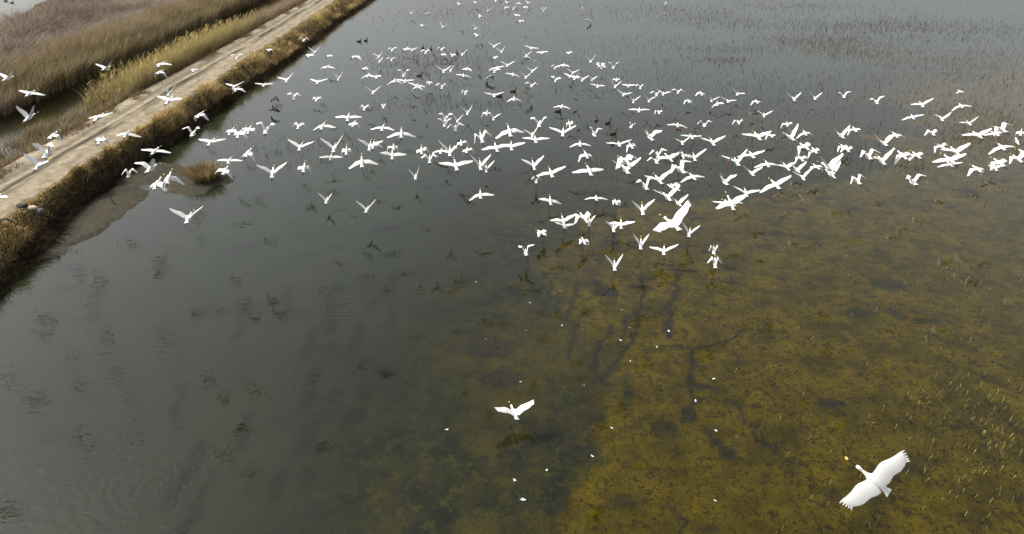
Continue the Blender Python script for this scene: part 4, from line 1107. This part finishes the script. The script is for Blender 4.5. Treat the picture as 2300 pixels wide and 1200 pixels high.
'white spoonbill, wings arched, tips bent down, lowest group over the olive shallows',
'spoonbill, legs hanging, wings in a steep V, lowest over olive shallows, leftmost of five',
'spoonbill, legs hanging, wings in a steep V, lowest over olive shallows, second of five',
'white spoonbill, wings held slightly raised, lowest group over the olive shallows, right one',
'spoonbill, legs hanging, wings in a steep V, lowest over olive shallows, third of five',
'spoonbill, legs hanging, wings in a steep V, lowest over olive shallows, fourth of five',
'white spoonbill, legs hanging, wings held slightly raised, lowest group over the olive shallows, right one',
'large banking spoonbill at lower edge of the flock, one wing raised high',
'spoonbill, legs hanging, wings in a steep V, lowest over olive shallows, rightmost of five',
'spoonbill, legs hanging, wings arched, tips bent down, lowest over olive shallows, fourth of five',
'spoonbill, legs hanging, wings arched, tips bent down, lowest over olive shallows, rightmost of five',
'lone white spoonbill flying low over dark water, wings in a shallow V',
'large near white spoonbill seen from above, wings fully spread, bottom right',
'dark bird, wings pushed far down, just off the grassy bank',
'dark bird, wings drooping, just off the grassy bank',
'dark bird, wings pushed far down, over the dirt track',
]

# ---------------------------------------------------------------- birds
M_white = simple('white_plumage', (.62, .62, .61), .75, .04, 9, 0)
M_wing = simple('white_flight_feathers', (.62, .62, .605), .75, .05, 12, .10)
M_cream = simple('cream_neck_plumage', (.80, .76, .64), .75, .1, 12, 0)
M_bill = simple('black_bill_and_legs', (.014, .014, .016), .4)
M_tip = simple('yellow_bill_tip', (.66, .50, .14), .45)
M_grey = simple('grey_heron_plumage', (.30, .33, .38), .75); M_slate = simple('slate_flight_feathers', (.022, .024, .032), .7)
M_brown = simple('brown_duck_plumage', (.045, .026, .014), .75, .35, 20); M_brownw = simple('brown_flight_feathers', (.062, .040, .020), .75, .4, 20, .15)
M_black = simple('black_plumage', (.010, .010, .011), .6); M_gull = simple('pale_grey_plumage', (.45, .46, .47), .75)
KINDS = {  # body, wing, neck, bill, bill tip, wing tip
 'w': (M_white, M_wing, M_cream, M_bill, M_tip, M_wing), 'g': (M_white, M_wing, M_cream, M_bill, M_tip, M_wing),
 't': (M_white, M_wing, M_white, M_bill, M_bill, M_black), 's': (M_gull, M_gull, M_white, M_bill, M_tip, M_gull),
 'h': (M_grey, M_slate, M_grey, M_tip, M_tip, M_slate), 'd': (M_brown, M_brownw, M_brown, M_bill, M_bill, M_brown),
 'c': (M_black, M_black, M_black, M_bill, M_bill, M_black)}
SCALE = dict(g=1, d=.62, h=1.25, c=.95, t=.85, s=.6, w=1)
LONG = [(-.305, -.012, .078, .005), (-.27, -.008, .070, .012), (-.22, -.004, .052, .028), (-.15, -.004, .058, .056), (-.06, -.006, .082, .080), (.03, -.004, .088, .086), (.10, .004, .068, .070), (.145, .008, .042, .046), (.19, .004, .028, .031), (.25, .004, .024, .026), (.29, .012, .027, .029), (.325, .016, .033, .033), (.355, .014, .027, .026), (.375, .010, .012, .012)]
DUCK = [(-.32, .0, .05, .005), (-.27, .0, .065, .02), (-.18, -.004, .085, .06), (-.06, -.008, .11, .10), (.05, -.006, .11, .10), (.14, .0, .08, .08), (.20, .008, .05, .055), (.26, .014, .042, .044), (.31, .026, .055, .055), (.36, .026, .05, .048), (.39, .02, .02, .02)]
def ring_loft(V, Fc, Mi, st, n, mats):
    b = len(V)
    for (x, z, ry, rz) in st:
        for k in range(n):
            a = 2 * math.pi * k / n
            V.append((x, ry * math.cos(a), z + rz * math.sin(a)))
    for i in range(len(st) - 1):
        for k in range(n):
            Fc.append((b + i * n + k, b + i * n + (k + 1) % n, b + (i + 1) * n + (k + 1) % n, b + (i + 1) * n + k)); Mi.append(mats(st[i][0], st[i + 1][0]))
    Fc.append(tuple(b + k for k in range(n))[::-1]); Mi.append(mats(st[0][0], st[0][0]))
    e = b + (len(st) - 1) * n; Fc.append(tuple(e + k for k in range(n))); Mi.append(mats(st[-1][0], st[-1][0]))
def tube(V, Fc, Mi, pts, rad, n, mi):
    b = len(V)
    for i, (p, r) in enumerate(zip(pts, rad)):
        d = (np.array(pts[min(i + 1, len(pts) - 1)]) - np.array(pts[max(i - 1, 0)])); d = d / np.linalg.norm(d)
        s = np.cross(d, (0, 1, .013)); s /= np.linalg.norm(s); q = np.cross(d, s)
        for k in range(n):
            a = 2 * math.pi * k / n; V.append(tuple(np.array(p) + r * (s * math.cos(a) + q * math.sin(a))))
    for i in range(len(pts) - 1):
        for k in range(n): Fc.append((b + i * n + k, b + i * n + (k + 1) % n, b + (i + 1) * n + (k + 1) % n, b + (i + 1) * n + k)); Mi.append(mi)
    Fc.append(tuple(b + k for k in range(n))[::-1]); Mi.append(mi); e = b + (len(pts) - 1) * n
    Fc.append(tuple(e + k for k in range(n))); Mi.append(mi)
def wing(V, Fc, Mi, a, b, w, v, sd, ns, duck, tipblack, fine):
    a, b, w, v = map(R, (a, b, w, v))
    def dr(s, e): return np.array([math.sin(s), sd * math.cos(s) * math.cos(e), math.cos(s) * math.sin(e)])
    d1, d2 = dr(w, a), dr(v, b)
    S = np.array([.07, sd * .035, .02]); W = np.array([.07, sd * .06, .02]) + .25 * d1; T = W + .34 * d2
    tt = np.linspace(0, 1, ns); tw = .44
    P = np.array([S + (W - S) * t / tw if t < tw else W + (T - W) * (t - tw) / (1 - tw) for t in tt])
    for _ in range(12 if fine else 2): P[1:-1] = .25 * P[:-2] + .5 * P[1:-1] + .25 * P[2:]
    mfull = 1.0 if not duck else .8
    ct = np.interp(tt, [0, .12, .3, .45, .62, .8, .9, .96, 1], np.array([.285, .29, .285, .285, .265, .215, .17, .12, .05] if fine else [.20, .235, .24, .235, .195, .14, .10, .07, .03]) * mfull)
    back = np.array([-1., 0, 0]); nc = 5; cf = np.array([0, .12, .4, .72, 1.])
    tg = np.gradient(P, axis=0); tg /= np.linalg.norm(tg, axis=1)[:, None]
    top, bot, spars = [], [], []
    for i in range(ns):
        t = tg[i]; c = back - (back @ t) * t * .55; c /= np.linalg.norm(c); nrm = np.cross(t, c) * (1 if sd < 0 else -1)
        nrm = nrm / np.linalg.norm(nrm)
        if nrm[2] < 0 and abs(t[2]) < .8: nrm = -nrm
        ch = ct[i] * (1 + (.022 if (i % 2 and i > 1) else 0)); le = (.035 + .05 * math.exp(-((tt[i] - .42) / .2) ** 2)) * (1 - tt[i])
        th = .022 * (1 - .8 * tt[i])
        for f in cf:
            base = P[i] - c * le + c * ch * f + nrm * (.055 * ch * 4 * f * (1 - f))
            k = th * math.sqrt(max(0, f)) * (1 - f) * 1.9 + .0022
            if f > .5 and i % 2: base = base + nrm * .0035
            top.append(base + nrm * k * .6); bot.append(base - nrm * k * .4)
        spars.append((t, c, nrm, ch, le))
    B = len(V); N = ns * nc
    V.extend(map(tuple, top)); V.extend(map(tuple, bot))
    for i in range(ns - 1):
        m = 5 if tipblack and tt[i] > .62 else 1
        for j in range(nc - 1):
            q = (B + i * nc + j, B + i * nc + j + 1, B + (i + 1) * nc + j + 1, B + (i + 1) * nc + j)
            Fc.append(q if sd < 0 else q[::-1]); Mi.append(m)
            q = tuple(k + N for k in q); Fc.append(q[::-1] if sd < 0 else q); Mi.append(m)
        for j in (0, nc - 1):
            q = (B + i * nc + j, B + (i + 1) * nc + j, B + N + (i + 1) * nc + j, B + N + i * nc + j); Fc.append(q if (j == 0) == (sd > 0) else q[::-1]); Mi.append(m)
    for i in (0, ns - 1):
        for j in range(nc - 1):
            q = (B + i * nc + j, B + i * nc + j + 1, B + N + i * nc + j + 1, B + N + i * nc + j); Fc.append(q if (i == 0) else q[::-1]); Mi.append(1)
    # separate primaries fanned at the tip
    i = int(ns * .86); t, c, nrm, ch, le = spars[i]
    nf = 5 if fine else 6
    for q in range(nf):
        f = q / (nf - 1.); rt_ = P[i] - c * le + c * ch * (.06 + .82 * f); an = R(2 + 36 * f if fine else 4 + 12 * f)
        dd = t * math.cos(an) + c * math.sin(an); ln = ((.125 - .05 * f) if fine else (.10 - .05 * f)) * (1 if not duck else .7); sw = np.cross(dd, nrm); b0 = len(V)
        for s_, wd in ((0, .019), (.45, .017), (.82, .013), (1., .004)) if fine else ((0, .008), (.45, .008), (.82, .006), (1., .002)):
            for sg, up_ in ((-1, 0), (0, .0025), (1, 0), (0, -.0025)):
                V.append(tuple(rt_ + dd * ln * s_ + sw * wd * sg + nrm * up_))
        m = 5 if tipblack else 1
        for s_ in range(3):
            for k in range(4): Fc.append((b0 + s_ * 4 + k, b0 + s_ * 4 + (k + 1) % 4, b0 + s_ * 4 + 4 + (k + 1) % 4, b0 + s_ * 4 + 4 + k)); Mi.append(m)
        Fc.append((b0 + 12, b0 + 13, b0 + 14, b0 + 15)); Mi.append(m)
def bird_mesh(name, kind, ang, hang=False, fine=False):
    V, Fc, Mi = [], [], []
    duck = kind in 'dst'; st = DUCK if duck else LONG
    ring_loft(V, Fc, Mi, st, 12 if fine else 8, lambda x0, x1: 2 if x0 > .17 else 0)
    if duck: tube(V, Fc, Mi, [(.385, 0, .02), (.43, 0, .014), (.455, 0, .012)], [.016, .018, .012], 5, 3)
    elif kind == 'w' or kind == 'g':                        # long flat bill with a spoon tip
        ring_loft(V, Fc, Mi, [(.365, .012, .013, .013), (.42, .004, .015, .012), (.50, -.004, .014, .009), (.525, -.006, .016, .007)], 6, lambda a, b: 3)
        ring_loft(V, Fc, Mi, [(.522, -.006, .013, .005), (.545, -.007, .022, .006), (.565, -.008, .023, .006), (.582, -.009, .012, .004)], 6, lambda a, b: 4)
    else: tube(V, Fc, Mi, [(.365, 0, .012), (.43, 0, .006), (.50, 0, .002)], [.016, .010, .002], 5, 3)
    for s in (1, -1):
        if duck: tube(V, Fc, Mi, [(-.2, s * .03, -.05), (-.30, s * .03, -.03)], [.012, .014], 4, 3); continue
        if hang: pts = [(-.08, s * .035, -.06), (-.10, s * .036, -.20), (-.07, s * .036, -.32), (-.10, s * .036, -.47)]; rr = [.014, .010, .011, .009]
        else: pts = [(-.14, s * .03, -.05), (-.26, s * .026, -.045), (-.36, s * .022, -.05), (-.42, s * .02, -.055), (-.47, s * .022, -.06)]; rr = [.014, .011, .010, .015, .012]
        tube(V, Fc, Mi, pts, rr, 5, 3)
    ns = 26 if fine else 15
    wing(V, Fc, Mi, *ang[0], 1, ns, duck, kind == 't', fine); wing(V, Fc, Mi, *ang[1], -1, ns, duck, kind == 't', fine)
    me = bpy.data.meshes.new(name); me.from_pydata(V, [], Fc)
    for m in KINDS[kind]: me.materials.append(m)
    me.polygons.foreach_set('material_index', Mi); me.polygons.foreach_set('use_smooth', [True] * len(Fc)); me.update(); me.set_sharp_from_angle(angle=R(48))
    return me
NAMES = dict(w='spoonbill', g='spoonbill', d='flying_duck', h='heron', c='cormorant', t='black_tipped_gull', s='small_gull')
GROUP = dict(w='white spoonbills taking off and flying', g='white spoonbills taking off and flying', d='brown ducks in flight', h='grey herons in flight', c='dark birds in flight by the bank', t='white birds with black wing tips', s='small pale birds')
# birds just past the left edge: the photo shows only their broken reflections on the water
for u, v, hh, yaw, e in [(80,895,4.6,95,20),(200,990,4.2,80,-20),(20,850,5.2,100,35),(175,865,4.4,90,40),(240,775,5.0,85,10),(290,830,4.8,98,-15),(290,890,4.6,92,30),(205,700,5.6,90,25),(215,685,6.2,96,-25),(360,738,5.4,88,15),(300,970,3.6,90,30),(10,1150,4.0,92,20),(160,800,5.2,86,40),(565,1060,3.0,90,10),(410,815,4.4,95,-20)]:
    g = ground_at(u, v); hh0 = hh
    for hh in np.arange(hh0, 11.5, .4):
        kk = (CAM_H + hh) / CAM_H
        if to_photo(g[0] * kk, g[1] * kk, hh)[0] < -75: break
    if 0 < to_photo(g[0] * kk, g[1] * kk, hh)[0] < 2300 and 0 < to_photo(g[0] * kk, g[1] * kk, hh)[1] < 1200: continue
    BIRDS.append(('w', g[0] * kk, g[1] * kk, hh, yaw, 6, 0, e, e - 15, 10, -8, e, e - 15, 10, -8)); LABELS.append('white spoonbill beyond the left edge, showing only as a broken dark reflection on the water')
for row, label in zip(BIRDS, LABELS):
    k, x, y, z, yaw, pit, rol, aL, bL, wL, vL, aR, bR, wR, vR = row
    sc = SCALE[k]; dist = math.hypot(math.hypot(x, y), z - CAM_H)
    me = bird_mesh(NAMES[k], k, ((aL, bL, wL, vL), (aR, bR, wR, vR)), k == 'g', dist < 21)
    o = bpy.data.objects.new(NAMES[k], me); col.objects.link(o)
    o.matrix_world = Matrix.Translation((x, y, z)) @ Matrix.Rotation(R(yaw), 4, 'Z') @ Matrix.Rotation(R(-pit), 4, 'Y') @ Matrix.Rotation(R(rol), 4, 'X') @ Matrix.Scale(sc, 4)
    tag(o, label, dict(d='duck', h='heron', c='cormorant', t='gull', s='gull').get(k, 'spoonbill'), GROUP[k])

# ---------------------------------------------------------------- birds on the water
def swim_mesh():
    V, Fc, Mi = [], [], []
    ring_loft(V, Fc, Mi, [(-.24, .10, .02, .01), (-.19, .07, .06, .035), (-.10, .05, .095, .075), (.02, .05, .10, .085), (.11, .06, .075, .07), (.16, .075, .03, .03)], 10, lambda a, b: 0)
    tube(V, Fc, Mi, [(.10, 0, .08), (.145, 0, .14), (.155, 0, .20), (.165, 0, .235)], [.05, .034, .028, .03], 8, 2)
    ring_loft(V, Fc, Mi, [(.125, .25, .012, .014), (.15, .252, .034, .034), (.19, .25, .036, .036), (.225, .243, .022, .02), (.24, .24, .012, .01)], 8, lambda a, b: 2)
    ring_loft(V, Fc, Mi, [(.23, .24, .012, .010), (.275, .232, .016, .005), (.29, .231, .008, .003)], 6, lambda a, b: 3)
    me = bpy.data.meshes.new('swimming_duck'); me.from_pydata(V, [], Fc)
    me.polygons.foreach_set('material_index', Mi); me.polygons.foreach_set('use_smooth', [True] * len(Fc)); me.update(); return me
SW = {}
def swim(u, v, yaw, label, dark=True, s=1.25):
    if dark not in SW:
        SW[dark] = swim_mesh()
        for m in ((M_black, M_black, M_black, M_bill) if dark else (M_brown, M_brown, M_brown, M_bill)): SW[dark].materials.append(m)
    o = bpy.data.objects.new('swimming_duck', SW[dark]); col.objects.link(o)
    g = ground_at(u, v); o.location = (g[0], g[1], -.02); o.rotation_euler = (0, 0, R(yaw)); o.scale = (s, s, s)
    tag(o, label, 'duck', 'ducks swimming on the marsh')
for a in [(807, 94, 10, 'dark duck swimming on calm grey water, left and larger of a close pair'), (822, 92, 60, 'dark duck swimming on calm grey water, right and smaller of a close pair'),
          (950, 109, 80, 'dark duck among stems, just behind two overlapping white spoonbills, left one'), (968, 112, 80, 'dark duck among stems, just behind two overlapping white spoonbills, right one'),
          (1026, 121, 100, 'dark duck among stems right above a spoonbill with arched wings'), (13, 3, 20, 'dark duck on pale pond in top left corner, left of two'), (27, 7, 10, 'dark duck on pale pond in top left corner, right of two')]: swim(*a)
for a in [(942, 171, 0, 'low brown duck with outstretched neck swimming among thin stems'), (1339, 270, 90, 'brown duck beside a small white splash, left of two small ducks'), (1366, 277, 40, 'brown duck on dark water, right of two small ducks'),
          (1378, 301, 20, 'reddish brown duck running beside a white splash of water'), (1254, 251, 0, 'small brown duck lying low on water under a gliding spoonbill'),
          (1153, 206, 0, 'small brown duck swimming right of a spoonbill gliding over stems'), (1122, 217, 0, 'small brown duck just below a wide gliding spoonbill'), (1376, 322, 90, 'dark duck half hidden behind spoonbills over rippled water')]: swim(*a, False)

# standing white egret in the far stems
V, Fc, Mi = [], [], []
tube(V, Fc, Mi, [(-.25, 0, .42), (-.12, 0, .48), (0, 0, .55), (.10, 0, .62), (.15, 0, .72)], [.012, .065, .085, .065, .03], 8, 0)
tube(V, Fc, Mi, [(.13, 0, .66), (.19, 0, .76), (.16, 0, .88), (.12, 0, .98), (.15, 0, 1.06), (.20, 0, 1.08)], [.03, .024, .018, .018, .024, .016], 8, 0)
tube(V, Fc, Mi, [(.20, 0, 1.08), (.31, 0, 1.06)], [.011, .002], 6, 4)
for s in (1, -1): tube(V, Fc, Mi, [(-.02, s * .03, .47), (-.01, s * .03, .25), (-.02, s * .03, -.1)], [.012, .010, .009], 5, 3)
me = bpy.data.meshes.new('egret'); me.from_pydata(V, [], Fc)
for m in KINDS['w']: me.materials.append(m)
me.polygons.foreach_set('material_index', Mi); me.polygons.foreach_set('use_smooth', [True] * len(Fc))
o = bpy.data.objects.new('egret', me); col.objects.link(o); g = ground_at(1494, 18); o.location = (g[0], g[1], 0); o.rotation_euler = (0, 0, R(55))
tag(o, 'white egret standing upright in far shallows, neck raised, at top edge', 'egret')

# ---------------------------------------------------------------- floating feathers
FE = [(1190,681,1.2),(1258,653,.6),(1397,696,.7),(1414,737,.8),(1394,765,1.1),(1262,732,1.),(1502,745,1.6),(1475,780,1.2),(1416,812,1.),(1169,858,1.),(1312,866,.7),(1374,962,1.3),(1562,902,1.6),(1602,852,1.6),(1608,968,1.),(1156,1079,1.2),(1176,1123,1.7),(1228,1057,.8),(1330,1025,1.2),(1606,1125,.9),(1003,966,1.4),(1069,634,.9),(1091,762,.7),(1091+91,742,.5)]
FL = ['lone white feather at top left edge of the olive shallows','tiny white feather below the leftmost braking spoonbill','small pale feather between two dark trails, upper one','small pale feather beside the long dark trail, middle one','yellowish feather between two dark trails, lower one','yellowish feather left of the branching dark trails','large pale feather clump right of the long dark trail','pale feather below the large feather clump','pale yellow feather just left of the olive mat edge','pale feather directly above the lone low flying spoonbill','tiny pale feather right of the lone low flying spoonbill','white feather clump on the dark edge of the olive mat','tall white feather in a dark patch, right of centre','white feather at the end of a dark side trail','small white feather on a dark trail, lower right of centre','pale feather below the lone low flying spoonbill, upper of two','largest pale feather below the lone low flying spoonbill','tiny yellow feather in dark water near bottom centre','white feather in the dark notch of the olive mat','small feather near the bottom edge, right of the dark hollow','drifting white feather in dark water left of the lone spoonbill','small pale feather farthest up in the dark water','tiny white feather in dark water, mid photo','tiny feather speck below the lone white feather']
for (u, v, s), lb in zip(FE, FL):
    V, Fc = [], []
    n = 7; rr = random.Random(int(u * 7 + v))
    for q in range(rr.choice((1, 2, 2))):
        an = rr.uniform(0, 6.28); ox, oy = (rr.uniform(-.025, .025), rr.uniform(-.025, .025)) if q else (0, 0); b = len(V); L = rr.uniform(.05, .085)
        for i in range(n + 1):
            t_ = i / n; wd = .024 * math.sin(math.pi * min(1, t_ * .9 + .08)) + .001; cz = .008 + .02 * (t_ - .5) ** 2 * 4
            for sg, zz_ in ((-1, .004), (0, 0), (1, .006), (0, -.002)):
                a_, b_ = (t_ - .5) * 2 * L, sg * wd
                V.append((ox + a_ * math.cos(an) - b_ * math.sin(an), oy + a_ * math.sin(an) + b_ * math.cos(an), cz + zz_))
        for i in range(n):
            for k in range(4): Fc.append((b + i * 4 + k, b + i * 4 + (k + 1) % 4, b + i * 4 + 4 + (k + 1) % 4, b + i * 4 + 4 + k))
    me = bpy.data.meshes.new('floating_feather'); me.from_pydata(V, [], Fc); me.materials.append(M_cream if 'yellow' in lb else M_white)
    o = bpy.data.objects.new('floating_feather', me); col.objects.link(o); g = ground_at(u, v); o.location = (g[0], g[1], .003); o.scale = (s * .62,) * 3
    tag(o, lb, 'feather', 'feathers drifting on the shallows')

# ---------------------------------------------------------------- bits on the bank
M_wood = simple('wet_dead_wood', (.045, .032, .022), .8, .3, 15)
V, Fc, Mi = [], [], []
a0, a1 = ground_at(246, 436, .62), ground_at(261, 466, 0.)
pts = [a1 + (a0 - a1) * t_ + np.array([.03 * math.sin(9 * t_), .02 * math.cos(7 * t_), 0]) for t_ in np.linspace(-.15, 1, 8)]
tube(V, Fc, Mi, [tuple(p - a1) for p in pts], list(np.linspace(.03, .014, 8)), 7, 0)
tube(V, Fc, Mi, [tuple(pts[3] - a1), tuple(pts[3] - a1 + np.array([-.16, .05, .10])), tuple(pts[3] - a1 + np.array([-.30, .02, .13]))], [.014, .010, .005], 6, 0)
me = bpy.data.meshes.new('dead_branch'); me.from_pydata(V, [], Fc); me.materials.append(M_wood)
o = bpy.data.objects.new('dead_branch', me); col.objects.link(o); o.location = a1
tag(o, 'bare dead branch stuck upright in the mud below the bank', 'branch')
# long dark crack along the mud, laid on as a flattened dark tube
pl = [ground_at(*p, .03) for p in [(138,500),(160,487),(178,468),(200,455),(216,438),(232,428),(246,418),(262,405),(285,395)]]
V, Fc, Mi = [], [], []; P_ = []
for a, b in zip(pl[:-1], pl[1:]):
    for t_ in np.linspace(0, 1, 9)[:-1]:
        q = a + (b - a) * t_; q = q + np.array([rng.normal(0, .035), rng.normal(0, .035), 0]); q[2] = max(float(height(q[0:1], q[1:2])[0]), 0) + .012; P_.append(q)
P_ = np.array(P_); c0 = P_[0].copy()
tube(V, Fc, Mi, [tuple(p - c0) for p in P_], list(np.interp(np.linspace(0, 1, len(P_)), [0, .5, 1], [.14, .075, .025]) * rng.uniform(.7, 1.3, len(P_))), 7, 0)
V = [(a, b, c * .45) for a, b, c in V]
me = bpy.data.meshes.new('crack_line'); me.from_pydata(V, [], Fc); me.materials.append(simple('black_crack', (.014, .011, .010), .85, .4, 12))
o = bpy.data.objects.new('crack_line', me); col.objects.link(o); o.location = c0
tag(o, 'jagged black crack line along the muddy shore', 'drift line')
# lumps of rubble on the verge
import bmesh
def lump(name, u, v, z, sx, sy, sz, m, label, cat, seed):
    bm = bmesh.new(); bmesh.ops.create_icosphere(bm, subdivisions=3, radius=1)
    for q in bm.verts:
        n = .75 + .6 * float(fbm(np.array([q.co.x * 1.3 + seed]), np.array([q.co.y * 1.3 + q.co.z]), 1., 3, seed)[0])
        q.co = Vector((q.co.x * sx, q.co.y * sy, q.co.z * sz)) * n
    me = bpy.data.meshes.new(name); bm.to_mesh(me); bm.free(); me.materials.append(m)
    o = bpy.data.objects.new(name, me); col.objects.link(o); o.location = ground_at(u, v, z); tag(o, label, cat)
lump('stone_block', 50, 464, 1.38, .24, .14, .16, simple('dark_wet_stone', (.03, .028, .03), .7, .3), 'dark stone block at the edge of the track near the left edge', 'stone', 3)
lump('earth_clod', 70, 467, 1.3, .28, .12, .10, simple('pale_dry_earth', (.42, .36, .29), .9, .2), 'pale dry earth clod beside the dark stone block', 'clod', 5)
lump('grey_stone', 92, 474, 1.2, .16, .11, .13, simple('grey_stone', (.10, .095, .10), .8, .3), 'grey stone half buried in bank grass below the pale clod', 'stone', 8)
